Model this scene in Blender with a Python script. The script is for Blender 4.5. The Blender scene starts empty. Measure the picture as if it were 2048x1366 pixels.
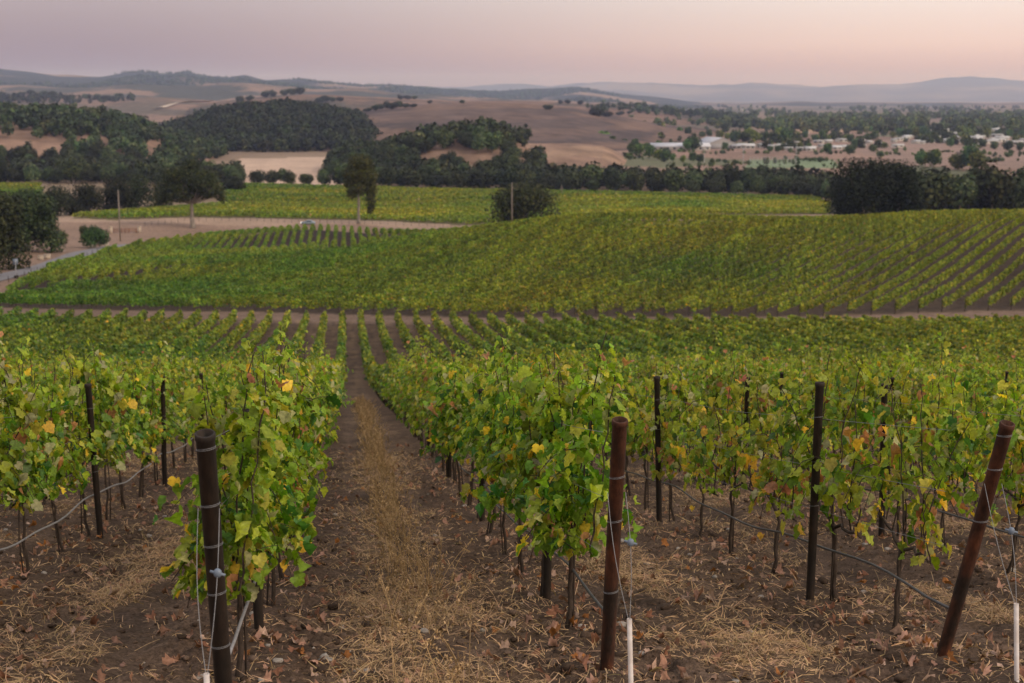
import bpy, bmesh, math, random
import numpy as np
from mathutils import Vector, Matrix

SC = bpy.context.scene
COL = SC.collection
R = math.radians
# ------------------------------------------------------------------ camera
F = 2844.0                                   # focal length in photo pixels (2048 wide)
PITCH = math.atan(488.0 / F)
CP, SP = math.cos(PITCH), math.sin(PITCH)
cam_d = bpy.data.cameras.new("camera")
cam_d.sensor_width = 36.0
cam_d.lens = 50.0
cam_d.clip_start = 0.1
cam_d.clip_end = 40000.0
cam_d.dof.use_dof = True
cam_d.dof.focus_distance = 9.8
cam_d.dof.aperture_fstop = 3.4
cam = bpy.data.objects.new("camera", cam_d)
COL.objects.link(cam)
cam.rotation_euler = (math.pi / 2 - PITCH, 0, 0)
SC.camera = cam
# ------------------------------------------------------------------ sky
SUN_AZ, SUN_EL = R(122), R(34)               # measured clockwise from +Y (the view)
world = bpy.data.worlds.new("World")
SC.world = world
world.use_nodes = True
nt = world.node_tree
nt.nodes.clear()
N, L = nt.nodes.new, nt.links.new
out = N("ShaderNodeOutputWorld")
tc = N("ShaderNodeTexCoord")
sep = N("ShaderNodeSeparateXYZ")
L(tc.outputs["Generated"], sep.inputs[0])


def ramp(stops):
    n = N("ShaderNodeValToRGB")
    e = n.color_ramp.elements
    while len(e) < len(stops):
        e.new(0.5)
    for k, (p, c) in zip(e, stops):
        k.position = p
        k.color = (*c, 1)
    L(sep.outputs["Z"], n.inputs[0])
    return n


left = ramp([(0.0, (.095, .05, .14)), (.02, (.115, .06, .155)), (.066, (.345, .27, .365)), (.25, (.47, .45, .53)), (.6, (.78, .74, .74)), (1.0, (.98, .92, .90))])
right = ramp([(0.0, (.54, .31, .35)), (.018, (.74, .44, .45)), (.035, (.94, .66, .64)), (.066, (.93, .79, .81)), (.25, (.85, .77, .76)), (.6, (.78, .74, .74)), (1.0, (.98, .92, .90))])
back = ramp([(0.0, (.70, .44, .30)), (.12, (.92, .66, .47)), (.4, (.92, .79, .70)), (.6, (.78, .74, .74)), (1.0, (.98, .92, .90))])
mx = N("ShaderNodeMapRange")
mx.inputs[1].default_value, mx.inputs[2].default_value = -.34, .34
mx.interpolation_type = 'SMOOTHSTEP'
L(sep.outputs["X"], mx.inputs[0])
my = N("ShaderNodeMapRange")
my.inputs[1].default_value, my.inputs[2].default_value = .75, -.6
L(sep.outputs["Y"], my.inputs[0])
m1 = N("ShaderNodeMixRGB")
L(mx.outputs[0], m1.inputs[0]); L(left.outputs[0], m1.inputs[1]); L(right.outputs[0], m1.inputs[2])
m2 = N("ShaderNodeMixRGB")
L(my.outputs[0], m2.inputs[0]); L(m1.outputs[0], m2.inputs[1]); L(back.outputs[0], m2.inputs[2])
bg = N("ShaderNodeBackground")
bg.inputs[1].default_value = 0.97
L(m2.outputs[0], bg.inputs[0])
sky = N("ShaderNodeTexSky")
sky.sky_type = 'NISHITA'
sky.sun_disc = False
sky.sun_elevation = R(3)
sky.sun_rotation = SUN_AZ
bg2 = N("ShaderNodeBackground")
bg2.inputs[1].default_value = 0.05
L(sky.outputs[0], bg2.inputs[0])
add = N("ShaderNodeAddShader")
L(bg.outputs[0], add.inputs[0]); L(bg2.outputs[0], add.inputs[1])
L(add.outputs[0], out.inputs[0])
# ------------------------------------------------------------------ sun (below-horizon afterglow: very soft)
sd = bpy.data.lights.new("sun", 'SUN')
sd.energy = 2.1
sd.angle = R(24)
sd.color = (1.0, .82, .62)
sun = bpy.data.objects.new("sun", sd)
COL.objects.link(sun)
dv = Vector((math.sin(SUN_AZ) * math.cos(SUN_EL), math.cos(SUN_AZ) * math.cos(SUN_EL), math.sin(SUN_EL)))
sun.rotation_euler = dv.to_track_quat('Z', 'Y').to_euler()
# ------------------------------------------------------------------ exposure, renderer
SC.view_settings.view_transform = 'Standard'
SC.view_settings.look = 'None'
SC.view_settings.exposure = 0.0
SC.view_settings.gamma = 1.0
SC.view_settings.use_curve_mapping = False
SC.cycles.use_denoising = True
SC.cycles.denoising_input_passes = 'RGB_ALBEDO_NORMAL'
SC.cycles.max_bounces = 5
SC.cycles.diffuse_bounces = 3
SC.cycles.glossy_bounces = 2
SC.cycles.transmission_bounces = 3
SC.cycles.volume_bounces = 1
SC.cycles.transparent_max_bounces = 4
SC.cycles.use_adaptive_sampling = False

rng = np.random.default_rng(7)
random.seed(7)


# ------------------------------------------------------------------ pixels of the photo <-> places in the world
def ray(u, v):
    a = (np.asarray(u, float) - 1024) / F
    b = (683 - np.asarray(v, float)) / F
    return a, CP + b * SP, -SP + b * CP


def at(u, v, Y):
    X, Yc, Z = ray(u, v)
    s = Y / Yc
    return np.array([X * s, Y + 0 * X, Z * s])


def project(x, y, z):
    c = y * CP - z * SP
    up = y * SP + z * CP
    c = np.where(np.abs(c) < 1e-6, 1e-6, c)
    return 1024 + F * x / c, 683 - F * up / c


def in_poly(px, py, poly):
    px, py = np.asarray(px, float), np.asarray(py, float)
    ins = np.zeros(px.shape, bool)
    n = len(poly)
    for i in range(n):
        x0, y0 = poly[i][0], poly[i][1]
        x1, y1 = poly[(i + 1) % n][0], poly[(i + 1) % n][1]
        if y0 == y1:
            continue
        c = ((y0 > py) != (y1 > py)) & (px < (x1 - x0) * (py - y0) / (y1 - y0) + x0)
        ins ^= c
    return ins


def sstep(a, b, x):
    t = np.clip((np.asarray(x, float) - a) / (b - a), 0, 1)
    return t * t * (3 - 2 * t)


def _hash(ix, iy, seed):
    h = (ix.astype(np.int64) * 374761393 + iy.astype(np.int64) * 668265263 + seed * 974634777) & 0xffffffff
    h = ((h ^ (h >> 13)) * 1274126177) & 0xffffffff
    h = h ^ (h >> 16)
    return (h & 0xffffff) / float(0xffffff)


def vnoise(x, y, seed=0):
    x, y = np.asarray(x, float), np.asarray(y, float)
    ix, iy = np.floor(x), np.floor(y)
    fx, fy = x - ix, y - iy
    fx, fy = fx * fx * (3 - 2 * fx), fy * fy * (3 - 2 * fy)
    a, b = _hash(ix, iy, seed), _hash(ix + 1, iy, seed)
    c, d = _hash(ix, iy + 1, seed), _hash(ix + 1, iy + 1, seed)
    return (a * (1 - fx) + b * fx) * (1 - fy) + (c * (1 - fx) + d * fx) * fy * 1.0 - .5


def fbm(x, y, seed=0, octs=4):
    s, a = 0, 1.0
    for k in range(octs):
        s = s + a * vnoise(x * 2 ** k + 17.3 * k, y * 2 ** k - 9.1 * k, seed + k)
        a *= .5
    return s


# ------------------------------------------------------------------ mesh collecting
class Geo:
    def __init__(self):
        self.V, self.F, self.C, self.M, self.n = [], [], [], [], 0

    def add(self, V, F_, col=(.5, .5, .5), mat=0):
        V = np.asarray(V, float).reshape(-1, 3)
        F_ = np.asarray(F_, np.int64)
        if len(V) == 0 or len(F_) == 0:
            return
        c = np.asarray(col, float)
        if c.ndim == 1:
            c = np.broadcast_to(c, (len(V), 3))
        self.V.append(V); self.F.append(F_ + self.n); self.C.append(c)
        self.M.append(np.full(len(F_), mat, np.int32))
        self.n += len(V)

    def merge(self, other, T=None):
        if not other.n:
            return
        V = np.concatenate(other.V)
        if T is not None:
            T = np.array(T)
            V = V @ T[:3, :3].T + T[:3, 3]
        for k, (f, m) in enumerate(zip(other.F, other.M)):
            self.F.append(f + self.n); self.M.append(m)
        self.V.append(V); self.C.append(np.concatenate(other.C)); self.n += len(V)

    def box(self, lo, hi, col=(.5, .5, .5), mat=0):
        x0, y0, z0 = lo; x1, y1, z1 = hi
        V = [(x0, y0, z0), (x1, y0, z0), (x1, y1, z0), (x0, y1, z0), (x0, y0, z1), (x1, y0, z1), (x1, y1, z1), (x0, y1, z1)]
        self.add(V, [(3, 2, 1, 0), (4, 5, 6, 7), (0, 1, 5, 4), (1, 2, 6, 5), (2, 3, 7, 6), (3, 0, 4, 7)], col, mat)

    def tube(self, pts, rad, sides=6, col=(.5, .5, .5), mat=0, cap=True):
        P = np.asarray(pts, float)
        n = len(P)
        r = np.broadcast_to(np.asarray(rad, float), (n,))
        T = np.gradient(P, axis=0)
        T /= np.linalg.norm(T, axis=1, keepdims=True) + 1e-12
        ref = np.where(np.abs(T[:, 2:3]) > .9, np.array([[1., 0, 0]]), np.array([[0, 0, 1.]]))
        A = np.cross(T, ref); A /= np.linalg.norm(A, axis=1, keepdims=True) + 1e-12
        for i in range(1, n):
            if np.dot(A[i], A[i - 1]) < 0:
                A[i] = -A[i]
        B = np.cross(T, A)
        th = np.arange(sides) * 2 * np.pi / sides
        V = P[:, None] + r[:, None, None] * (np.cos(th)[None, :, None] * A[:, None] + np.sin(th)[None, :, None] * B[:, None])
        V = V.reshape(-1, 3)
        i, j = np.meshgrid(np.arange(n - 1), np.arange(sides), indexing='ij')
        a = i * sides + j; b = i * sides + (j + 1) % sides
        Fq = np.stack([a, b, b + sides, a + sides], -1).reshape(-1, 4)
        cc = np.asarray(col, float)
        if cc.ndim == 2:
            cc = np.repeat(cc, sides, 0)
        self.add(V, Fq, cc, mat)
        if cap:
            base = self.n - len(V)
            self.F.append(np.array([np.arange(sides)[::-1] + base], np.int64)); self.M.append(np.array([mat], np.int32))
            self.F.append(np.array([np.arange(sides) + base + (n - 1) * sides], np.int64)); self.M.append(np.array([mat], np.int32))

    def mesh(self, name, mats, smooth=False):
        me = bpy.data.meshes.new(name)
        V = np.concatenate(self.V); C = np.concatenate(self.C)
        me.vertices.add(len(V))
        me.vertices.foreach_set("co", V.astype(np.float32).ravel())
        lv = np.concatenate([f.ravel() for f in self.F])
        lens = np.concatenate([np.full(len(f), f.shape[1], np.int64) for f in self.F])
        st = np.concatenate([[0], np.cumsum(lens)[:-1]])
        me.loops.add(len(lv))
        me.loops.foreach_set("vertex_index", lv.astype(np.int32))
        me.polygons.add(len(lens))
        me.polygons.foreach_set("loop_start", st.astype(np.int32))
        me.polygons.foreach_set("material_index", np.concatenate(self.M).astype(np.int32))
        if smooth:
            me.polygons.foreach_set("use_smooth", np.ones(len(lens), bool))
        at_ = me.attributes.new("col", 'FLOAT_COLOR', 'POINT')
        at_.data.foreach_set("color", np.concatenate([C, np.ones((len(C), 1))], 1).astype(np.float32).ravel())
        for m in mats if isinstance(mats, (list, tuple)) else [mats]:
            me.materials.append(m)
        me.update(calc_edges=True)
        return me

    def build(self, name, mats, parent=None, smooth=False, loc=None):
        o = bpy.data.objects.new(name, self.mesh(name, mats, smooth))
        COL.objects.link(o)
        if parent is not None:
            o.parent = parent
        if loc is not None:
            o.location = loc
        return o


def tag(o, label=None, cat=None, group=None, kind=None):
    if label: o["label"] = label
    if cat: o["category"] = cat
    if group: o["group"] = group
    if kind: o["kind"] = kind
    return o


def empty(name, loc, rz=0):
    o = bpy.data.objects.new(name, None)
    COL.objects.link(o)
    o.location = loc
    o.rotation_euler = (0, 0, rz)
    o.empty_display_size = .2
    return o


ONES = "zeroth first second third fourth fifth sixth seventh eighth ninth tenth eleventh twelfth thirteenth fourteenth fifteenth sixteenth seventeenth eighteenth nineteenth".split()
TENS = {2: "twent", 3: "thirt", 4: "fort", 5: "fift", 6: "sixt", 7: "sevent", 8: "eight", 9: "ninet"}


def nth(n):
    if n < 20:
        return ONES[n]
    if n >= 100:
        return "hundred-and-" + nth(n - 100) if n > 100 else "hundredth"
    return TENS[n // 10] + ("ieth" if n % 10 == 0 else "y-" + ONES[n % 10])


# ------------------------------------------------------------------ materials
def new_mat(name):
    m = bpy.data.materials.new(name)
    m.use_nodes = True
    t = m.node_tree
    t.nodes.clear()
    return m, t, t.nodes.new, t.links.new


def mat_leaf(name, trans=.33, rough=.5, hue=.012, val=.16, spec=.3, nscale=45.):
    m, t, n, l = new_mat(name)
    o = n("ShaderNodeOutputMaterial")
    a = n("ShaderNodeAttribute"); a.attribute_name = "col"
    oi = n("ShaderNodeObjectInfo")
    h = n("ShaderNodeHueSaturation")
    mr = n("ShaderNodeMapRange"); mr.inputs[3].default_value, mr.inputs[4].default_value = .5 - hue, .5 + hue
    mv = n("ShaderNodeMapRange"); mv.inputs[3].default_value, mv.inputs[4].default_value = 1 - val, 1 + val
    l(oi.outputs["Random"], mr.inputs[0]); l(oi.outputs["Random"], mv.inputs[0])
    l(mr.outputs[0], h.inputs["Hue"])
    l(a.outputs["Color"], h.inputs["Color"])
    no = n("ShaderNodeTexNoise"); no.inputs["Scale"].default_value = nscale; no.inputs["Detail"].default_value = 3
    tcn = n("ShaderNodeTexCoord"); l(tcn.outputs["Object"], no.inputs["Vector"])
    rn = n("ShaderNodeMapRange"); rn.inputs[1].default_value, rn.inputs[2].default_value = .3, .7
    rn.inputs[3].default_value, rn.inputs[4].default_value = .72, 1.28
    l(no.outputs[0], rn.inputs[0])
    hv = n("ShaderNodeMath"); hv.operation = 'MULTIPLY'
    l(mv.outputs[0], hv.inputs[0]); l(rn.outputs[0], hv.inputs[1]); l(hv.outputs[0], h.inputs["Value"])
    p = n("ShaderNodeBsdfPrincipled")
    p.inputs["Roughness"].default_value = rough
    p.inputs["Specular IOR Level"].default_value = spec
    tr = n("ShaderNodeBsdfTranslucent")
    g = n("ShaderNodeMixRGB"); g.blend_type = 'MULTIPLY'; g.inputs[0].default_value = 1
    g.inputs[2].default_value = (1.25, 1.25, .7, 1)
    l(h.outputs[0], g.inputs[1]); l(g.outputs[0], tr.inputs[0]); l(h.outputs[0], p.inputs["Base Color"])
    mix = n("ShaderNodeMixShader"); mix.inputs[0].default_value = trans
    l(p.outputs[0], mix.inputs[1]); l(tr.outputs[0], mix.inputs[2]); l(mix.outputs[0], o.inputs[0])
    return m


def mat_surf(name, color=None, rough=.8, metal=0., scale=8., amt=.35, bump=.3, detail=6., dark=None, spec=.35, stretch=None):
    """A surface of one colour (or the 'col' attribute) broken up by two scales of noise."""
    m, t, n, l = new_mat(name)
    o = n("ShaderNodeOutputMaterial")
    p = n("ShaderNodeBsdfPrincipled")
    p.inputs["Roughness"].default_value = rough
    p.inputs["Metallic"].default_value = metal
    p.inputs["Specular IOR Level"].default_value = spec
    c = n("ShaderNodeTexCoord")
    src = c.outputs["Object"]
    if stretch:
        mp = n("ShaderNodeMapping"); mp.inputs["Scale"].default_value = stretch
        l(src, mp.inputs[0]); src = mp.outputs[0]
    no = n("ShaderNodeTexNoise"); no.inputs["Scale"].default_value = scale; no.inputs["Detail"].default_value = detail
    no.inputs["Roughness"].default_value = .65
    l(src, no.inputs["Vector"])
    mr = n("ShaderNodeMapRange"); mr.inputs[1].default_value, mr.inputs[2].default_value = .3, .7
    mr.inputs[3].default_value, mr.inputs[4].default_value = 1 - amt, 1 + amt
    l(no.outputs[0], mr.inputs[0])
    mul = n("ShaderNodeVectorMath"); mul.operation = 'MULTIPLY'
    if color is None:
        a = n("ShaderNodeAttribute"); a.attribute_name = "col"
        l(a.outputs["Color"], mul.inputs[0])
    else:
        if dark:
            mm = n("ShaderNodeMixRGB"); mm.inputs[1].default_value = (*dark, 1); mm.inputs[2].default_value = (*color, 1)
            n2 = n("ShaderNodeTexNoise"); n2.inputs["Scale"].default_value = scale * .35; n2.inputs["Detail"].default_value = 5
            l(src, n2.inputs["Vector"])
            r2 = n("ShaderNodeMapRange"); r2.inputs[1].default_value, r2.inputs[2].default_value = .4, .62
            l(n2.outputs[0], r2.inputs[0]); l(r2.outputs[0], mm.inputs[0]); l(mm.outputs[0], mul.inputs[0])
        else:
            mul.inputs[0].default_value = color
    l(mr.outputs[0], mul.inputs[1])
    l(mul.outputs[0], p.inputs["Base Color"])
    if bump:
        b = n("ShaderNodeBump"); b.inputs["Strength"].default_value = bump; b.inputs["Distance"].default_value = .02
        l(no.outputs[0], b.inputs["Height"]); l(b.outputs[0], p.inputs["Normal"])
    l(p.outputs[0], o.inputs[0])
    return m


def mat_emit(name, color, strength):
    m, t, n, l = new_mat(name)
    o = n("ShaderNodeOutputMaterial"); e = n("ShaderNodeEmission")
    e.inputs[0].default_value = (*color, 1); e.inputs[1].default_value = strength
    l(e.outputs[0], o.inputs[0])
    return m


def mat_ground():
    m, t, n, l = new_mat("ground_soil")
    o = n("ShaderNodeOutputMaterial")
    p = n("ShaderNodeBsdfPrincipled")
    p.inputs["Roughness"].default_value = .95
    p.inputs["Specular IOR Level"].default_value = .12
    a = n("ShaderNodeAttribute"); a.attribute_name = "col"
    g = n("ShaderNodeNewGeometry")
    cur = a.outputs["Color"]
    for sc_, am in ((38., .55), (7., .35), (.9, .32), (.05, .18), (.006, .16)):
        no = n("ShaderNodeTexNoise"); no.inputs["Scale"].default_value = sc_; no.inputs["Detail"].default_value = 4
        no.inputs["Roughness"].default_value = .7
        l(g.outputs["Position"], no.inputs["Vector"])
        mr = n("ShaderNodeMapRange"); mr.inputs[1].default_value, mr.inputs[2].default_value = .3, .7
        mr.inputs[3].default_value, mr.inputs[4].default_value = 1 - am, 1 + am
        l(no.outputs[0], mr.inputs[0])
        mu = n("ShaderNodeVectorMath"); mu.operation = 'MULTIPLY'
        l(cur, mu.inputs[0]); l(mr.outputs[0], mu.inputs[1]); cur = mu.outputs[0]
        if sc_ == 38.:
            b = n("ShaderNodeBump"); b.inputs["Strength"].default_value = 1.; b.inputs["Distance"].default_value = .02
            l(no.outputs[0], b.inputs["Height"]); l(b.outputs[0], p.inputs["Normal"])
    l(cur, p.inputs["Base Color"]); l(p.outputs[0], o.inputs[0])
    return m


M_leaf = mat_leaf("vine_leaf", trans=.42)
M_row = mat_leaf("row_leaf", trans=.30, hue=.008, val=.10, spec=.2, nscale=.8)
M_tree = mat_leaf("tree_leaf", trans=.12, rough=.6, hue=.022, val=.38, spec=.15, nscale=.35)
M_litter = mat_leaf("dry_litter", trans=.15, rough=.8, hue=.0, val=.0, spec=.1)
M_ground = mat_ground()
M_hill = mat_surf("hill_grass", None, rough=1., scale=.045, amt=.42, bump=0, detail=9, spec=.05)
M_bark = mat_surf("vine_bark", (.052, .037, .029), rough=.9, scale=55, amt=.5, bump=.7, stretch=(1, 1, .25))
M_tbark = mat_surf("tree_bark", (.21, .185, .165), rough=.95, scale=2.5, amt=.4, bump=.6, stretch=(1, 1, .3))
M_rust = mat_surf("rusted_pipe", (.10, .034, .017), rough=.85, scale=18, amt=.65, bump=.5, dark=(.026, .015, .011), spec=.4, stretch=(1, 1, .45))
M_darkpost = mat_surf("dark_steel_post", (.028, .017, .012), rough=.75, scale=30, amt=.4, bump=.3, dark=(.015, .011, .009), spec=.4, stretch=(1, 1, .4))
M_wire = mat_surf("galvanised_wire", (.22, .225, .245), rough=.5, metal=.4, scale=30, amt=.2, bump=0)
M_hose = mat_surf("drip_hose_plastic", (.06, .06, .066), rough=.45, scale=20, amt=.3, bump=0, spec=.5)
M_hose2 = mat_surf("dusty_hose_plastic", (.21, .205, .22), rough=.5, scale=20, amt=.3, bump=0, spec=.5)
M_white = mat_surf("white_plastic", (.72, .69, .71), rough=.5, scale=16, amt=.12, bump=.05, dark=(.50, .44, .42))
M_blue = mat_surf("blue_grey_plastic", (.16, .2, .27), rough=.4, scale=9, amt=.1, bump=0)
M_grape = mat_surf("grape_skin", (.018, .012, .03), rough=.45, scale=60, amt=.4, bump=0)
M_clod = mat_surf("soil_clod", None, rough=.95, scale=25, amt=.4, bump=.5, spec=.1)
M_wood = mat_surf("weathered_wood", (.2, .17, .155), rough=.9, scale=6, amt=.35, bump=.4, stretch=(1, 1, .1))
M_pale = mat_surf("pale_stone", (.42, .35, .29), rough=.9, scale=3, amt=.2, bump=.3)
M_redwood = mat_surf("red_brown_rail", (.16, .07, .04), rough=.9, scale=4, amt=.3, bump=.3)
M_road = mat_surf("asphalt", (.17, .165, .185), rough=.9, scale=.6, amt=.18, bump=.1)
M_track = mat_surf("pale_dirt_track", (.46, .38, .33), rough=1., scale=.05, amt=.2, bump=0)
M_wall = mat_surf("pale_wall", None, rough=.9, scale=.15, amt=.1, bump=0)
M_roof = mat_surf("roof_sheet", None, rough=.75, scale=.3, amt=.12, bump=0)
M_glass = mat_surf("dark_window", (.03, .045, .055), rough=.15, scale=1, amt=.1, bump=0, spec=.6)
M_car = mat_surf("blue_car_paint", (.20, .27, .34), rough=.25, scale=2, amt=.06, bump=0, spec=.6)
M_tyre = mat_surf("tyre_rubber", (.02, .02, .02), rough=.9, scale=10, amt=.2, bump=0)
M_lamp = mat_emit("lit_lamp", (1., .93, .85), 4.5)
M_tail = mat_emit("tail_lamp", (1., .25, .12), .5)
M_pole = mat_surf("pole_metal", (.36, .37, .41), rough=.5, scale=5, amt=.1, bump=0)
# ================================================================== TERRAIN
KR = .1166                                    # rows run along (-KR, 1)
WROW = 2.144                                  # x distance between rows
X2 = 1.486                                    # row 2 passes (X2 - KR*Y, Y)
ROWANG = math.atan(KR)


def rowx(i, Y):
    return X2 + (i - 2) * WROW - KR * Y


PY = np.array([-60, -10, 0, 4, 7.95, 10.6, 15.9, 21.8, 33, 46, 70, 100, 120, 145, 165, 185, 220, 260, 300, 340, 400, 450, 550, 650, 760, 1200, 40000.])
PZ = np.array([9, .2, -1.75, -2.58, -3.38, -3.93, -4.9, -5.92, -7.95, -10.35, -14.9, -20.0, -22.6, -25.0, -26.3, -26.6, -26.8, -26.8, -27.6, -34, -38, -39, -39.6, -41.3, -42, -42, -42])
_d = np.diff(PZ) / np.diff(PY)
PM = np.concatenate([[_d[0]], np.where(_d[1:] * _d[:-1] > 0, 2 * _d[1:] * _d[:-1] / (_d[1:] + _d[:-1] + 1e-9 * np.sign(_d[1:] + _d[:-1] + 1e-12)), 0), [_d[-1]]])


def z0(Y):
    Y = np.clip(np.asarray(Y, float), PY[0], PY[-1])
    i = np.clip(np.searchsorted(PY, Y, side='right') - 1, 0, len(PY) - 2)
    h = PY[i + 1] - PY[i]
    t = (Y - PY[i]) / h
    return ((2 * t**3 - 3 * t**2 + 1) * PZ[i] + (t**3 - 2 * t**2 + t) * h * PM[i] + (-2 * t**3 + 3 * t**2) * PZ[i + 1] + (t**3 - t**2) * h * PM[i + 1])


CREST = [(-250, 590, 195), (0, 588, 203), (112, 576, 217), (336, 544, 237), (522, 511, 257), (700, 494, 268), (770, 479, 276), (900, 459, 284), (1010, 443, 284),
         (1122, 430, 280), (1300, 424, 276), (1500, 431, 274), (1650, 432, 274), (1850, 421, 275), (2048, 418, 276), (2350, 418, 278)]
_c = []
for (u, v, Y) in CREST:
    _c.append((u, v + 4500 / Y, Y))
_c += [(700, 628, 180), (0, 617, 182), (-250, 617, 182), (1600, 634, 173), (2048, 620, 178), (2350, 620, 178)]
_c += [(500, 507, 335), (700, 502, 340), (330, 516, 310), (480, 472, 405), (700, 467, 413), (900, 472, 415)]
_c += [(0, 577, 225), (0, 550, 250), (-250, 560, 250), (200, 493, 335), (330, 486, 362), (385, 456, 420), (250, 468, 400), (615, 460, 390), (718, 447, 432), (60, 500, 310), (-250, 505, 310), (120, 470, 390)]
_c += [(150, 437, 445), (373, 435, 450), (700, 441, 453), (990, 450, 442)]
_c += [(250, 426, 500), (450, 411, 530), (700, 411, 530), (1000, 408, 530), (1200, 398, 540)]
_c += [(100, 376, 620), (450, 373, 645), (700, 378, 650), (1000, 385, 640), (1300, 392, 610), (1640, 407, 560)]
CT = [(at(u, v, Y)[0], Y, at(u, v, Y)[2]) for (u, v, Y) in _c]
CT += [(at(1200, 0, 425)[0], 425, -35.5), (at(1500, 0, 430)[0], 430, -35.5), (at(1900, 0, 440)[0], 440, -36), (at(2300, 0, 440)[0], 440, -36), (at(1900, 0, 560)[0], 560, -41), (at(2300, 0, 560)[0], 560, -41)]
CT += [(at(u, 0, 308)[0], 308, z) for u, z in ((1120, -28.), (1300, -27.4), (1500, -27.2), (1750, -27.), (2048, -27.), (2350, -27.))]
CT += [(at(u, 0, 345)[0], 345, z) for u, z in ((1120, -31.), (1300, -29.5), (1500, -29.5), (1750, -29.5), (2048, -29.5), (2350, -29.5))]
CT += [(a * Y, Y, float(z0(Y))) for Y in (150, 760, 900) for a in (-.55, -.3, -.1, .1, .3, .55)]
CT = np.array(CT)
_S = 400.


def _tk(d2):
    return np.where(d2 > 0, .5 * d2 * np.log(np.maximum(d2, 1e-20)), 0)


_P = CT[:, :2] / _S
_K = _tk(((_P[:, None] - _P[None]) ** 2).sum(-1)) + np.eye(len(_P)) * 2e-5
_A = np.block([[_K, np.c_[np.ones(len(_P)), _P]], [np.r_[np.ones((1, len(_P))), _P.T], np.zeros((3, 3))]])
_W = np.linalg.solve(_A, np.r_[CT[:, 2] - z0(CT[:, 1]), np.zeros(3)])


def ground(x, Y):
    """Smooth height of the land."""
    x, Y = np.asarray(x, float), np.asarray(Y, float)
    shp = np.broadcast(x, Y).shape
    x, Y = np.broadcast_to(x, shp).ravel(), np.broadcast_to(Y, shp).ravel()
    z = z0(Y)
    k = np.where((Y > 140) & (Y < 900))[0]
    for s in range(0, len(k), 40000):
        kk = k[s:s + 40000]
        px, py = x[kk] / _S, Y[kk] / _S
        d2 = (px[:, None] - _P[None, :, 0]) ** 2 + (py[:, None] - _P[None, :, 1]) ** 2
        r = _tk(d2) @ _W[:len(_P)] + _W[-3] + _W[-2] * px + _W[-1] * py
        z[kk] += r * sstep(140, 185, Y[kk]) * (1 - sstep(700, 900, Y[kk]))
    return z.reshape(shp)


def rowdist(x, Y):
    """Signed distance in row units: 0 at a row, .5 in the middle of an alley; and the row number."""
    q = (x + KR * Y - X2) / WROW + 2
    i = np.round(q)
    return q - i, i


def micro(x, Y):
    """Clods, furrows and wheel ruts of the near ground."""
    f = 1 - sstep(25, 60, Y)
    q, i = rowdist(x, Y)
    aq = np.abs(q)
    berm = .05 * np.exp(-(aq / .16) ** 2) + .03 * np.exp(-((aq - .5) / .14) ** 2)
    till = np.exp(-((aq - .22) / .13) ** 2)
    z = berm + .06 * fbm(x * 1.1, Y * 1.1, 3, 3)
    rut = -.035 * (np.exp(-((aq - .33) / .05) ** 2)) * sstep(-.3, .3, fbm(x * .3, Y * .12, 51, 2))
    z += rut + (.040 + .060 * till) * fbm(x * 5.5, Y * 5.5, 11, 4)
    z += (.010 + .026 * till) * fbm(x * 22, Y * 22, 21, 2)
    return z * f


def groundm(x, Y):
    return ground(x, Y) + micro(np.asarray(x, float), np.asarray(Y, float))


def hit(u, v, y0=3., y1=16000.):
    Ys = np.exp(np.linspace(math.log(y0), math.log(y1), 3000))
    X, Yc, Z = ray(u, v)
    g = ground(X / Yc * Ys, Ys)
    k = np.where(Z / Yc * Ys <= g)[0]
    if not len(k):
        return None
    Y = Ys[k[0]]
    return np.array([X / Yc * Y, Y, float(g[k[0]])])


# ------------------------------------------------------------------ blocks of vineyard as plan polygons
def plan(lst):
    return [(at(u, v if v else 600, Y)[0], Y) for (u, v, Y) in lst]


CRB = [(u, v + 4500 / Y, Y) for (u, v, Y) in CREST]
FRONT2 = [(-250, 0, 184), (0, 0, 184), (500, 0, 183), (800, 0, 177), (1000, 0, 173), (1600, 0, 173), (2048, 0, 178), (2350, 0, 180)]
BLOCK2 = plan(FRONT2) + plan([(u, v, Y + (7 if u < 1000 else 14)) for (u, v, Y) in CRB[::-1]])
GAP2 = plan([(1245, 0, 263), (1390, 0, 259), (1520, 0, 264), (1520, 0, 269), (1390, 0, 267), (1245, 0, 268)])
BLOCK2B = plan([(u, v, Y + 11) for (u, v, Y) in CRB[:9]]) + plan([(900, 470, 415), (700, 467, 413), (480, 471, 405), (430, 479, 395), (280, 498, 345), (150, 529, 285), (60, 562, 240), (-20, 586, 213)])
BLOCK3A = plan([(138, 437, 446), (224, 443, 437), (373, 435, 450), (485, 433, 453), (700, 441, 453), (990, 450, 442), (1100, 448, 436), (1300, 436, 440), (1660, 430, 455), (1660, 415, 548), (1200, 399, 540), (700, 411, 530), (450, 411, 530), (250, 426, 500)])
BLOCK3B = plan([(450, 405, 542), (700, 405, 542), (1000, 402, 545), (1300, 402, 555), (1645, 412, 556), (1640, 404, 600), (1300, 391, 620), (1000, 383, 642), (700, 377, 652), (440, 373, 652)])
BLOCK3C = plan([(-60, 388, 560), (85, 387, 560), (88, 370, 640), (-60, 368, 640)])


def endY1(x):
    return np.interp(x, [-60, -35, 0, 30, 60], [173, 171, 165, 163, 163])


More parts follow.
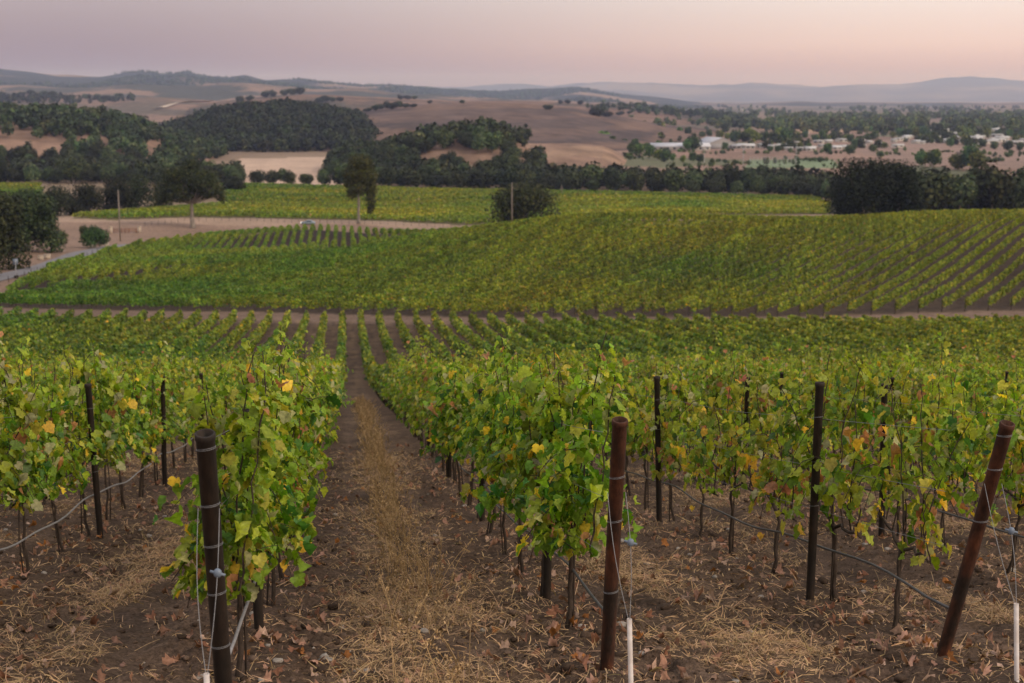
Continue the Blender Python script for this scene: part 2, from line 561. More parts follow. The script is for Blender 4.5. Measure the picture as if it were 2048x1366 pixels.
# ------------------------------------------------------------------ the ground sheet
def build_ground():
    ys = [-45., -20, -8, -3, 0, 2, 3.4, 4.2]
    while ys[-1] < 22000:
        Y = ys[-1]
        ys.append(Y + max(.03, Y * (.0058 if Y < 60 else .008 if Y < 700 else .022)))
    Y = np.array(ys)
    c = np.linspace(-1, 1, 470)
    o = np.array([1.06, 1.15, 1.3, 1.6, 2.1, 3.0, 4.5])
    cx = np.concatenate([-o[::-1], c, o])
    Ya = np.maximum(Y, 5)
    half = .46 * (Ya + 1)
    XX = cx[None, :] * half[:, None]
    big = np.abs(cx)[None, :] > 1
    XX = np.where(big, np.sign(cx)[None, :] * (half[:, None] + (np.abs(cx)[None, :] - 1) * (np.minimum(half[:, None], 90) * .6 + 12)), XX)
    YY = np.broadcast_to(Y[:, None], XX.shape)
    x, y = XX.ravel(), YY.ravel().copy()
    z = ground(x, y)
    near = y < 62
    z[near] += micro(x[near], y[near])
    far = y > 900
    z[far] += 2.5 * fbm(x[far] / 260, y[far] / 260, 5, 3) * sstep(900, 1300, y[far])
    # ---- base colours (what grows or lies there)
    C = np.tile(np.array([.20, .15, .105]), (len(x), 1))
    q, ri = rowdist(x, y)
    aq = np.abs(q)
    soil = np.array([.090, .060, .045]); straw = np.array([.26, .172, .106]); tan = np.array([.31, .225, .175])
    s = np.clip(.42 + 1.1 * fbm(x * .9, y * .9, 31, 4) + 1.0 * fbm(q * 3.1 + 7.7 * ri, y * .22, 33, 3), 0, 1) * np.exp(-((aq - .5) / .27) ** 2) * .75
    s += .18 * np.clip(.2 + fbm(x * 2.5, y * 2.5, 37, 3), 0, 1)
    s = np.clip(s, 0, .85)[:, None]
    b1 = (y < endY1(x) + 2)
    wt = (np.exp(-((aq - .30) / .07) ** 2) * .55)[:, None]
    cc_ = soil * (1 - s) + straw * s
    cc_ = cc_ * (1 - wt) + np.array([.150, .103, .077]) * wt
    C[b1] = cc_[b1]
    hl = (y >= endY1(x) + 2) & (y < 190)
    C[hl] = np.array([.155, .107, .082])
    mid = (y >= 185) & (y < 430)
    C[mid] = np.array([.225, .155, .12])
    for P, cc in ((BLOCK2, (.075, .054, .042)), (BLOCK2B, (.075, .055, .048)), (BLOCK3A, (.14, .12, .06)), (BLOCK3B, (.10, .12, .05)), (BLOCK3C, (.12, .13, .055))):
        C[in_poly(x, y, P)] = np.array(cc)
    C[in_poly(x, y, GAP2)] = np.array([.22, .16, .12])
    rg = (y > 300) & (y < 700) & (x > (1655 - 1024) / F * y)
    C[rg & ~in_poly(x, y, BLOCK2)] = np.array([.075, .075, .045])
    C[(y > 430) & (y < 460) & ~in_poly(x, y, BLOCK3A)] = np.array([.30, .215, .165])
    fl = y > 655
    C[fl] = np.array([.22, .16, .115])
    u, v = project(x, y, z)
    town = (y > 780) & (u > 1100)
    tn = fbm(x / 60, y / 60, 41, 4)
    C[town] = (np.array([.215, .143, .116])[None] * (1 + .5 * tn[:, None]))[town]
    gr = town & (fbm(x / 110, y / 160, 43, 3) > .22)
    C[gr] = np.array([.12, .125, .075])
    fr = (y > 1750) & (u > 900)
    fn = fbm(x / 300, y / 700, 47, 4)[:, None]
    C[fr] = (np.array([.19, .14, .11])[None] * (1 - np.clip(fn * 1.6, 0, 1)) + np.array([.075, .08, .06])[None] * np.clip(fn * 1.6, 0, 1))[fr]
    for P, cc in (([(480, 318), (700, 312), (700, 372), (470, 372)], (.43, .315, .25)),
                  ([(1500, 318), (1665, 318), (1680, 337), (1490, 335)], (.15, .2, .12)),
                  ([(1690, 284), (2100, 270), (2100, 338), (1830, 330), (1700, 300)], (.24, .168, .142)),
                  ([(1480, 249), (1720, 250), (1760, 262), (1560, 268)], (.42, .28, .19))):
        C[(y > 640) & in_poly(u, v, P)] = np.array(cc)
    ny, nx = XX.shape
    i, j = np.meshgrid(np.arange(ny - 1), np.arange(nx - 1), indexing='ij')
    a = (i * nx + j).ravel()
    g = Geo()
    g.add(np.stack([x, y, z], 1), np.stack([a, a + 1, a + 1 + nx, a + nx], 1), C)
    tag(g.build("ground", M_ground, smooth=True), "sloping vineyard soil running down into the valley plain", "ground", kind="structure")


build_ground()

# ------------------------------------------------------------------ hills
HILLS = {}


def hill(name, crest, Yc, front, back, zb, colfn, amp=2., seed=1, nu=260, nq=70, label=None, pw=1.15):
    cr = np.array(crest, float)
    A = np.array([at(u, v, Yc)[0] / Yc for u, v in crest])
    Zc = np.array([at(u, v, Yc)[2] for u, v in crest])

    def fz(a, q):
        zc = np.interp(a, A, Zc)
        ed = np.minimum(sstep(A[0] - .001, A[0] + .03, a), 1 - sstep(A[-1] - .03, A[-1] + .001, a))
        Y = Yc + np.where(q < 0, q * front, q * back)
        sh = np.maximum(np.cos(q * np.pi / 2), 0) ** pw
        nz = fbm(a * Yc / (front * .35), Y / (front * .35), seed, 4) + .30 * fbm(a * Yc / (front * .09), Y / (front * .16), seed + 31, 4)
        z = zb - 6 + (zc - zb + 6) * sh * (ed if ED else 1) + amp * nz * np.minimum(sh * 3, 1) * (1.0 - .6 * np.exp(-(q / .12) ** 2))
        return Y, z

    ED = name in ("wooded_knoll", "tan_bank")
    a1 = np.linspace(A[0], A[-1], nu)
    q1 = np.linspace(-1, 1, nq)
    aa, qq = np.meshgrid(a1, q1)
    Y, z = fz(aa.ravel(), qq.ravel())
    x = aa.ravel() * Y
    # ease the zig-zag of the crest polyline
    uu, vv = project(x, Y, z)
    C = colfn(x, Y, z, uu, vv)
    i, j = np.meshgrid(np.arange(nq - 1), np.arange(nu - 1), indexing='ij')
    k = (i * nu + j).ravel()
    g = Geo()
    g.add(np.stack([x, Y, z], 1), np.stack([k, k + 1, k + 1 + nu, k + nu], 1), C)
    o = g.build(name, M_hill, smooth=True)
    tag(o, label, "hill", kind="structure")
    HILLS[name] = (fz, A, front, back, Yc)
    return o


def cols(c1, c2, sc, seed, thr=.0, soft=.25, stripes=0.):
    c1, c2 = np.array(c1), np.array(c2)

    def f(x, Y, z, u, v):
        t = fbm(x / sc, Y / sc, seed, 5)
        if stripes:
            t = t + stripes * vnoise(x / (sc * 3), z / 2.2, seed + 9)
        k = sstep(thr - soft, thr + soft, t)[:, None]
        return c1 * (1 - k) + c2 * k
    return f


TAN = (.172, .114, .086); TAN2 = (.115, .083, .070)
hill("left_oak_hill", [(-350, 228), (-100, 231), (0, 233), (100, 236), (200, 243), (290, 265), (330, 285), (400, 300), (470, 320), (520, 345), (560, 372)], 1050, 300, 400, -43,
     cols(TAN, (.25, .165, .125), 40, 3), 3, 2, label="tan hillside dotted with oaks at the left edge")
hill("dark_wood_hill", [(270, 300), (330, 270), (370, 257), (440, 234), (500, 226), (560, 222), (620, 224), (680, 233), (720, 246), (760, 262), (800, 300)], 1500, 430, 500, -43,
     cols((.13, .11, .075), (.16, .13, .09), 60, 5), 3, 4, label="hill fully covered by dark oak wood")


def tanhill(x, Y, z, u, v):
    c = cols((.160, .108, .088), (.083, .064, .062), 90, 8, .05, .3, 1.1)(x, Y, z, u, v)
    d = in_poly(u, v, [(700, 232), (850, 222), (1000, 215), (1130, 222), (1200, 240), (1230, 275), (1050, 280), (900, 250)])
    c[d] = c[d] * .45 + np.array([.115, .085, .08]) * .55
    return c


hill("tan_hill", [(505, 330), (540, 292), (570, 266), (600, 250), (660, 235), (740, 222), (850, 211), (950, 206), (1050, 209), (1150, 219), (1250, 238), (1330, 254), (1420, 262), (1560, 290)], 1750, 780, 600, -44,
     tanhill, 4, 6, nu=320, nq=90, label="broad bare tan hill in the middle distance", pw=1.0)
hill("upper_tan_hill", [(380, 215), (440, 203), (520, 194), (600, 187), (680, 190), (780, 196), (900, 202), (1000, 202), (1100, 205), (1250, 212), (1330, 222), (1420, 230), (1500, 238), (1580, 250)], 2700, 700, 500, -44,
     cols((.18, .118, .092), (.08, .072, .06), 110, 11, .05, .15), 5, 8, label="tan hill behind the bare hill with scattered scrub")
hill("left_far_tan_hill", [(-300, 196), (-50, 196), (30, 191), (100, 191), (160, 198), (220, 196), (280, 194), (340, 196), (420, 201), (500, 212), (560, 230)], 3200, 900, 500, -44,
     cols((.22, .15, .12), (.12, .10, .08), 120, 13, .1, .18), 5, 9, label="pale tan slope below the blue ridge")
RIDGE = [(-350, 145), (-100, 148), (0, 147), (60, 151), (110, 157), (200, 158), (240, 153), (280, 151), (330, 158), (375, 152), (400, 158), (450, 160), (490, 155), (530, 165), (600, 166), (640, 170), (720, 177),
         (780, 175), (860, 181), (930, 186), (1000, 189), (1080, 187), (1160, 184), (1200, 190), (1240, 197), (1320, 204), (1400, 212)]
hill("blue_ridge", RIDGE, 8000, 3300, 2000, -44, cols((.035, .042, .032), (.25, .175, .13), 420, 15, .12, .14), 60, 10, nu=420, nq=90, label="long wooded ridge fading blue on the skyline")
hill("folded_ridge", [(-350, 180), (-60, 176), (40, 171), (120, 177), (190, 175), (260, 169), (330, 176), (400, 179), (480, 171), (560, 174), (620, 180), (700, 178), (780, 186), (880, 190), (960, 197), (1060, 198), (1160, 203), (1260, 209)], 5200, 1300, 900, -44,
     cols((.06, .062, .045), (.22, .15, .11), 200, 27, .06, .12), 22, 16, nu=360, label="folded half-wooded ridge in front of the blue skyline ridge")
hill("far_low_hills", [(1050, 212), (1150, 206), (1240, 203), (1320, 206), (1400, 206), (1480, 209), (1540, 206), (1600, 203), (1660, 206), (1720, 205), (1800, 206), (1900, 205), (2000, 206), (2100, 203), (2400, 204)], 8500, 2200, 1500, -44,
     cols((.045, .05, .04), (.19, .135, .105), 300, 17, .1, .25), 8, 12, nu=320, label="low dusky hills beyond the town plain")
hill("far_mountains", [(700, 182), (850, 179), (930, 178), (1000, 173), (1050, 172), (1100, 177), (1200, 170), (1300, 172), (1400, 174), (1500, 170), (1580, 172), (1640, 173), (1700, 168), (1800, 170), (1870, 163), (1905, 160), (1940, 157), (1990, 160), (2060, 163), (2200, 160), (2500, 165)],
     20500, 4500, 1600, -44, cols((.06, .055, .05), (.20, .15, .12), 1200, 19), 90, 14, nu=420, label="faint mountain range fading into the evening sky")
hill("wooded_knoll", [(600, 372), (640, 352), (680, 330), (760, 312), (810, 296), (860, 283), (950, 275), (1010, 277), (1050, 292), (1090, 330), (1130, 372)], 830, 150, 160, -43,
     cols(TAN, (.24, .16, .12), 30, 21), 1.5, 3, label="small knoll under dark oaks")
hill("tan_bank", [(960, 320), (1000, 296), (1040, 287), (1100, 287), (1160, 289), (1205, 293), (1235, 306), (1270, 322), (1310, 345)], 960, 150, 150, -43,
     cols((.27, .185, .138), (.21, .14, .11), 25, 23, 0, .3, .4), 1.2, 5, label="bare tan bank beside the knoll")
# ================================================================== LEAVES
_half = [(0.10, -0.13), (.28, -.20), (.45, -.10), (.54, .10), (.49, .22), (.56, .38), (.50, .54), (.40, .62), (.31, .65), (.22, .80), (.10, .89)]
OUT = [(0, .0)] + _half + [(0, .98)] + [(-x, y) for x, y in _half[::-1]]
_lo = [(.30, -.18), (.55, .12), (.40, .27), (.55, .55), (.22, .58)]
OUTLO = [(0, .0)] + _lo + [(0, 1.0)] + [(-x, y) for x, y in _lo[::-1]]


def leaf_tpl(outline):
    P = np.array([(0, .36)] + list(outline))
    n = len(outline)
    Fc = np.array([(0, 1 + k, 1 + (k + 1) % n) for k in range(n)])
    return P, Fc


LT_HI, LT_LO = leaf_tpl(OUT), leaf_tpl(OUTLO)
QP = np.array([(0, -.5), (.46, -.12), (.34, .42), (-.2, .5), (-.5, .05)])
QF = np.array([(0, 1, 2, 3, 4)])


def unit(a):
    return a / (np.linalg.norm(a, axis=-1, keepdims=True) + 1e-9)


def leaves(g, pos, nrm, tip, size, col, tpl, r, curl=.5, mat=0, shade=.0):
    """Add one leaf per row of pos: blade normal nrm, pointing along tip."""
    n = len(pos)
    if not n:
        return
    P, Fc = tpl
    k = len(P)
    nrm = unit(nrm)
    t = unit(tip - (tip * nrm).sum(1, keepdims=True) * nrm)
    b = np.cross(t, nrm)
    curl = np.asarray(curl, float).reshape(-1, 1)
    fold = r.uniform(-.15, .55, (n, 1)) * curl * 2
    droop = r.uniform(0.05, .45, (n, 1)) * curl * 2
    twist = r.normal(0, .22, (n, 1)) * curl * 2
    wav = r.normal(0, .05, (n, k)) * np.minimum(2, curl * 2)
    X, Y = P[None, :, 0], P[None, :, 1]
    Z = fold * np.abs(X) * .7 - droop * (Y - .1) ** 2 * .8 + twist * X * Y + wav
    V = pos[:, None] + size[:, None, None] * (X[..., None] * b[:, None] + Y[..., None] * t[:, None] + Z[..., None] * nrm[:, None])
    FF = (Fc[None] + (np.arange(n) * k)[:, None, None]).reshape(-1, Fc.shape[1])
    g.add(V.reshape(-1, 3), FF, np.repeat(col, k, 0), mat)


PAL = np.array([(.128, .212, .018), (.188, .282, .026), (.27, .32, .034), (.36, .335, .045), (.58, .38, .04), (.36, .17, .08), (.33, .33, .17), (.058, .135, .022)])


def pick(r, n, w):
    w = np.array(w, float)
    i = r.choice(len(PAL), n, p=w / w.sum())
    pick.idx = i
    c = PAL[i] * r.uniform(.72, 1.25, (n, 1))
    return np.clip(c + r.normal(0, .008, (n, 3)), .005, .9)


W_GREEN = (34, 27, 19, 8, 2.0, 2.2, 6, 13)
W_YEL = (24, 26, 26, 14, 4, 3.5, 8, 7)
W_ROW = (32, 24, 16, 2, .3, .3, .6, 26)


# ================================================================== GRAPEVINES
def vine_parts(seed, dens=1.0, w=W_GREEN, hi=True, H=1.85, low=.5, wid=.36, grapes=0):
    r = np.random.default_rng(seed)
    wood, fol, gr = Geo(), Geo(), Geo()
    # trunk(s)
    hd = r.uniform(.58, .74)
    k = 7
    zz = np.linspace(-.12, hd, k)
    lean = r.normal(0, .05, 2)
    px = lean[0] * zz + r.normal(0, .010, k); py = lean[1] * zz + r.normal(0, .012, k)
    wood.tube(np.stack([px, py, zz], 1), np.linspace(.019, .013, k) * r.uniform(.8, 1.2), 7 if hi else 5)
    wood.tube([(px[0] + .03, py[0] + .03, -.1), (px[3] + .028, py[3] + .02, .35), (px[-1] + .015, py[-1], hd + .25)], .007, 4)
    # two short arms along the wire
    arms = []
    for s in (-1, 1):
        n = 6
        tt = np.linspace(0, 1, n)
        A = np.stack([px[-1] + r.normal(0, .012, n), py[-1] + s * .56 * tt, hd - .03 + .10 * np.sqrt(tt) + r.normal(0, .010, n)], 1)
        A[0] = (px[-1], py[-1], hd - .03)
        wood.tube(A, np.linspace(.014, .009, n), 5)
        arms.append(A)
    PT, NR, TP, SZ = [], [], [], []
    ncane = int(round(11 * min(1.15, .55 + .45 * dens)))
    for c in range(ncane):
        y0 = -.62 + 1.24 * (c + r.uniform(.1, .9)) / ncane
        A = arms[0] if y0 < 0 else arms[1]
        base = np.array([np.interp(abs(y0), np.abs(A[:, 1] - A[0, 1]), A[:, 0]), np.clip(y0, -.56, .56), np.interp(abs(y0), np.abs(A[:, 1] - A[0, 1]), A[:, 2])])
        top = r.uniform(.78, 1.06) * H + (r.uniform(.1, .38) if r.random() < .13 else 0) - (.0 if r.random() > .2 else .4)
        L_ = top - base[2]
        n = 12
        t = np.linspace(0, 1, n)
        side = r.normal(0, .13); out = r.normal(0, .5) * wid
        kink = np.cumsum(r.normal(0, .012, (n, 2)), 0)
        cx = base[0] + out * t ** 1.3 + kink[:, 0]; cy = base[1] + side * t + kink[:, 1]
        cz = base[2] + L_ * t
        if r.random() < .40:                                  # the tip arches over and hangs
            hang = r.uniform(.25, .65); sg = r.choice((-1, 1))
            a = np.clip((t - .62) / .38, 0, 1)
            cx = cx + sg * a * r.uniform(.18, .38); cz = cz - hang * a ** 2
        P = np.stack([cx, cy, cz], 1)
        wood.tube(P, np.linspace(.0065, .0028, n), 4 if hi else 3, cap=False)
        m = int(48 * dens * r.uniform(.75, 1.2))
        tt = r.uniform(.02, 1, m) ** .9
        Q = np.stack([np.interp(tt, t, P[:, d]) for d in range(3)], 1)
        PT.append(Q)
    # drooping laterals that fill the fruit zone and the flanks
    for c in range(int(12 * dens)):
        y0 = r.uniform(-.62, .62); z0_ = r.uniform(.62, 1.5); sg = r.choice((-1, 1))
        n = 7; t = np.linspace(0, 1, n)
        P = np.stack([sg * (.05 + wid * r.uniform(.6, 1.25) * t), y0 + r.normal(0, .15) * t, z0_ + .12 * t - r.uniform(.2, .6) * t ** 2 * (1 if z0_ > low + .5 else .4)], 1)
        wood.tube(P, np.linspace(.004, .0022, n), 3, cap=False)
        m = int(14 * r.uniform(.7, 1.3))
        tt = r.uniform(.1, 1, m)
        PT.append(np.stack([np.interp(tt, t, P[:, d]) for d in range(3)], 1))
    Q = np.concatenate(PT)
    n = len(Q)
    off = r.normal(0, 1, (n, 3)); off[:, 2] -= .25
    off[:, 0] *= 1.25
    off = unit(off) * r.uniform(.03, .12, (n, 1))
    Q = Q + off
    Q = Q[Q[:, 2] > low * r.uniform(.72, 1.2, n)]
    n = len(Q)
    sx = np.sign(Q[:, 0] + r.normal(0, .12, n))
    nr = np.stack([sx * r.uniform(.3, 1.1, n), r.normal(0, .45, n), r.uniform(-.05, 1.0, n) + .5 * (Q[:, 2] > H * .88)], 1)
    tp = np.stack([sx * .5 + r.normal(0, .35, n), r.normal(0, .55, n), -r.uniform(.4, 1.2, n)], 1)
    sz = r.uniform(.048, .100, n) * np.where(Q[:, 2] > H * .95, .72, 1)
    wl = np.array(w, float)
    wlow = wl * np.array([.8, .8, 1, 1.5, 2.2, 2.2, 1, 1.2])
    wtop = wl * np.array([.45, 1.3, 2.0, 2.0, 1.2, 1., 1.3, .2])
    col = pick(r, n, wl)
    crl = np.where((pick.idx == 6) | (pick.idx == 5), 2.1, .85 if hi else .6) * r.uniform(.6, 1.4, n)
    k1 = Q[:, 2] < .95; k2 = Q[:, 2] > H * .85
    col[k1] = pick(r, k1.sum(), wlow); col[k2] = pick(r, k2.sum(), wtop)
    col = np.clip(col * 1.22, 0, .85)
    leaves(fol, Q, nr, tp, sz, col, LT_HI if hi else LT_LO, r, curl=crl)
    for c in range(grapes):
        cy, cx = r.uniform(-.4, .4), r.uniform(-.05, .1)
        for b in range(34):
            f = r.random()
            p = np.array([cx, cy, hd + .05 - .15 * f]) + unit(r.normal(0, 1, 3)) * .035 * (1 - .75 * f)
            V, Fs = ICO
            gr.add(V * .0085 + p, Fs)
    return wood, fol, gr


bm = bmesh.new(); bmesh.ops.create_icosphere(bm, subdivisions=1, radius=1)
ICO = (np.array([v.co[:] for v in bm.verts]), np.array([[v.index for v in f.verts] for f in bm.faces])); bm.free()
bm = bmesh.new(); bmesh.ops.create_icosphere(bm, subdivisions=2, radius=1)
ICO2 = (np.array([v.co[:] for v in bm.verts]), np.array([[v.index for v in f.verts] for f in bm.faces])); bm.free()


def vine_meshes(*a, **k):
    w, f, g = vine_parts(*a, **k)
    return (w.mesh("vine_wood", M_bark, True), f.mesh("vine_foliage", M_leaf, False), g.mesh("grape_cluster", M_grape, True) if g.n else None)


V_DENSE = [vine_meshes(100 + s, 1.02, W_GREEN, True, 1.92, .42, .25) for s in range(7)]
V_MID = [vine_meshes(140 + s, .74, W_GREEN if s % 2 else W_YEL, True, 1.86, .40, .26) for s in range(5)]
V_SPARSE = [vine_meshes(180 + s, .42, W_YEL, True, 1.74, .38, .25, grapes=(2 if s < 2 else 0)) for s in range(5)]
V_FAR = [vine_meshes(220 + s, .9, W_GREEN if s % 3 else W_YEL, False, 1.86, .45, .28) for s in range(6)]

ROWNAME = {1: "row just left of the grass strip", 2: "row just right of the grass strip"}


def rowphrase(i):
    if i in ROWNAME:
        return ROWNAME[i]
    return "%s row %s of the grass strip" % ((nth(i - 1), "right") if i > 1 else (nth(2 - i), "left"))


ENDY = {0: 6.3, 1: 6.78, 2: 7.95, 3: 8.32}
FIRSTPOST = {0: 9.4, 1: 9.1, 2: 10.6, 3: 10.55}
YV = 43.0                                          # beyond this the rows are built as whole rows


def first_post(i):
    return FIRSTPOST.get(i, 9.2 + .12 * (i - 2) if i > 0 else 9.2 + .1 * i)


def visible(x, Y, pad=1.0):
    return abs(x) < .38 * Y + pad


def make_vine(i, n, x, Y, kind, r):
    mw, mf, mg = kind[int(r.integers(len(kind)))]
    e = empty("grapevine", (x, Y, float(groundm(x, Y))), ROWANG + (math.pi if r.random() < .5 else 0) + r.normal(0, .05))
    s = r.uniform(.93, 1.07)
    big = n <= 2 and i == 2
    e.scale = (s * r.uniform(.95, 1.1) * (1.12 if big else 1), s, s * r.uniform(.95, 1.05) * (.98 if big else 1))
    yel = kind is V_SPARSE
    tag(e, "%s %s grapevine from the near end, %s" % (nth(n), "yellowing" if yel else "leafy", rowphrase(i)), "grapevine", "grapevines along the near rows")
    for nm, me in (("trunk", mw), ("foliage", mf), ("grapes", mg)):
        if me is None:
            continue
        o = bpy.data.objects.new(nm, me)
        COL.objects.link(o)
        o.parent = e
    return e


# line post mesh
def pipe(g, h, r0, col=(.5, .5, .5), wall=.006, sides=20, z_0=-.3):
    th = np.arange(sides) * 2 * np.pi / sides
    rings = [(r0, z_0), (r0, h - .035), (r0 + .004, h - .030), (r0 + .004, h - .004), (r0 + .001, h), (r0 - wall, h), (r0 - wall, h - .14), (0.001, h - .14)]
    V = np.concatenate([np.stack([np.cos(th) * rr, np.sin(th) * rr, np.full(sides, zz)], 1) for rr, zz in rings])
    fs = []
    for k in range(len(rings) - 1):
        for j in range(sides):
            a, b = k * sides + j, k * sides + (j + 1) % sides
            fs.append((a, b, b + sides, a + sides))
    g.add(V, fs, col)


def wrap(g, z, r0, tilt=.02, rad=.0022):
    th = np.linspace(0, 2 * np.pi, 25)
    g.tube(np.stack([np.cos(th) * (r0 + .001), np.sin(th) * (r0 + .001), z + tilt * np.cos(th + 1)], 1), rad, 5, cap=False)


gl = Geo(); pipe(gl, 1.72, .033, wall=.004, sides=14)
ME_LP = gl.mesh("line_post", M_darkpost, True)
gc = Geo()
for zz in (.75, 1.1, 1.45):
    wrap(gc, zz, .033, .006, .0018)
ME_LPC = gc.mesh("wire_clip", M_wire, True)
npost = 0
nvine = 0
PV = []
for i in range(-9, 14):
    r = np.random.default_rng(900 + i)
    fp = first_post(i)
    Y = fp; n = 0
    while Y < 66:
        x = float(rowx(i, Y))
        n += 1
        if visible(x, Y, .8):
            PV.append((Y, i, n, x))
        Y += 5.28
    Y = fp - 1.32 + .1
    n = 0
    while Y < YV:
        yy = Y + r.normal(0, .05)
        x = float(rowx(i, yy)) + r.normal(0, .02)
        n += 1
        if visible(x, yy, 1.5) and Y > 5:
            if i == 3:
                kind = V_SPARSE if n in (1, 2, 3, 4, 5, 7) else V_MID
            elif i >= 4:
                kind = V_MID if (n * 7 + i * 3) % 3 else V_SPARSE
            elif i == 2:
                kind = V_DENSE if n < 4 else (V_MID if n % 2 else V_DENSE)
            elif i == 1:
                kind = V_DENSE
            else:
                kind = V_DENSE if n % 3 else V_MID
            if yy > 19:
                kind = V_FAR
            make_vine(i, n, x + (.085 if i >= 3 else -.08 if i <= 0 else 0), yy, kind, r)
            nvine += 1
        Y += 1.32
for Y, i, n, x in PV:
    r = np.random.default_rng(int(Y * 100) + i)
    o = bpy.data.objects.new("line_post", ME_LP)
    COL.objects.link(o)
    x += -.085 if i >= 3 else .10 if i <= 0 else .02
    o.location = (x, Y, float(groundm(x, Y)))
    o.rotation_euler = (r.normal(0, .018), r.normal(0, .018), 0)
    o.scale[2] = .9 if i in (1, 2) else r.uniform(.97, 1.02) if Y < 16.5 else r.uniform(.88, .95)
    tag(o, "%s dark line post from the near end, %s" % (nth(n), rowphrase(i)), "post", "line posts standing in the rows")
    if Y < 20:
        c = bpy.data.objects.new("wire_clip", ME_LPC)
        COL.objects.link(c); c.parent = o
print("vines", nvine, "posts", len(PV))

# ------------------------------------------------------------------ leaning end posts, their guys
ENDLAB = {1: "nearly black steel end post standing left of the dry grass strip", 2: "rusty steel end post leaning beside the middle row, open pipe top", 3: "rusty steel end post leaning strongly at the right, ropes of wire beside it"}
ENDLEAN = {1: (R(14), R(1.2), .044), 2: (R(14), R(1.0), .041), 3: (R(14), R(6.4), .040)}
for i in (1, 2, 3):
    Y = ENDY[i]; x = float(rowx(i, Y)); z = float(groundm(x, Y))
    ly, lx, rad = ENDLEAN[i]
    e = empty("end_post", (x, Y, z))
    e.rotation_euler = (ly, lx, 0)             # top leans towards the headland
    tag(e, ENDLAB[i], "post", "end posts of the near rows")
    g = Geo(); pipe(g, {1: 1.60, 2: 1.655, 3: 1.60}[i], rad, sides=26)
    g.build("pipe", M_darkpost if i == 1 else M_rust, e, True)
    for zz in ((.42, .73, 1.0, 1.22, 1.52) if i == 1 else (.55, 1.02, 1.3) if i == 2 else (.95, 1.3, 1.52)):
        g = Geo(); wrap(g, zz, rad, .012, .0016); wrap(g, zz + .005, rad, .015, .0014)
        g.build("wire_wrap", M_wire, e, True)
    if i == 2:
        pass
# guys: two wires from the post down to a white sleeve over the ground anchor
def post_point(i, h):
    Y = ENDY[i]; x = float(rowx(i, Y)); z = float(groundm(x, Y))
    ly, lx, rad = ENDLEAN[i]
    m = Matrix.Translation((x, Y, z)) @ (Matrix.Rotation(lx, 4, 'Y') @ Matrix.Rotation(ly, 4, 'X'))
    return np.array(m @ Vector((0, -rad * .8, h)))


GY = {1: 5.98, 2: 7.2, 3: 7.52}
for i in (1, 2, 3):
    Y = GY[i]; x = float(rowx(i, Y)) + (0.0 if i == 1 else -.005 if i == 2 else .07); z = float(groundm(x, Y))
    top = {1: .40, 2: .46, 3: .44}[i]
    e = empty("guy_anchor", (x, Y, z))
    tag(e, {1: "white anchor sleeve with two guy wires before the nearly black end post", 2: "white anchor sleeve with two guy wires before the middle rusty end post", 3: "white anchor sleeve with two guy wires before the strongly leaning end post"}[i], "guy anchor", "guy anchors of the end posts")
    s = Geo()
    lean = np.array([-.03, .10, 1.]); lean /= np.linalg.norm(lean)
    g = Geo()
    th = np.arange(16) * 2 * np.pi / 16
    V, fs = [], []
    prof = [(.0135, -.15), (.0135, top), (.0112, top), (.0112, top - .06), (.001, top - .06)]
    for rr, zz in prof:
        V.append(np.stack([np.cos(th) * rr, np.sin(th) * rr, np.zeros(16)], 1) + lean * zz)
    for k in range(len(prof) - 1):
        for j in range(16):
            a, b = k * 16 + j, k * 16 + (j + 1) % 16
            fs.append((a, b, b + 16, a + 16))
    g.add(np.concatenate(V), fs)
    g.build("sleeve", M_white, e, True)
    o0 = lean * (top - .03)
    for hgt, dx in ((1.22, -.05), (1.22, .05)):
        p1 = post_point(i, hgt) + np.array([dx, 0, 0]) - np.array([x, Y, z])
        t = np.linspace(0, 1, 14)[:, None]
        P = o0 * (1 - t) + p1 * t + np.array([dx * .35, -.02, 0]) * np.sin(t * np.pi)
        g = Geo(); g.tube(P, .0019, 5, cap=False)
        g.build("guy_wire", M_wire, e, True)
    # tensioner on one of the wires
    p1 = post_point(i, 1.22) + np.array([.05, 0, 0]) - np.array([x, Y, z])
    c = o0 * .38 + p1 * .62 + np.array([.0175, -.02, 0])
    g = Geo()
    V, Fs = ICO2
    g.add(V * np.array([.020, .016, .024]) + c, Fs)
    g.tube([c + np.array([-.035, 0, .01]), c + np.array([.035, 0, -.01])], .007, 8)
    g.build("tensioner", M_blue, e, True)

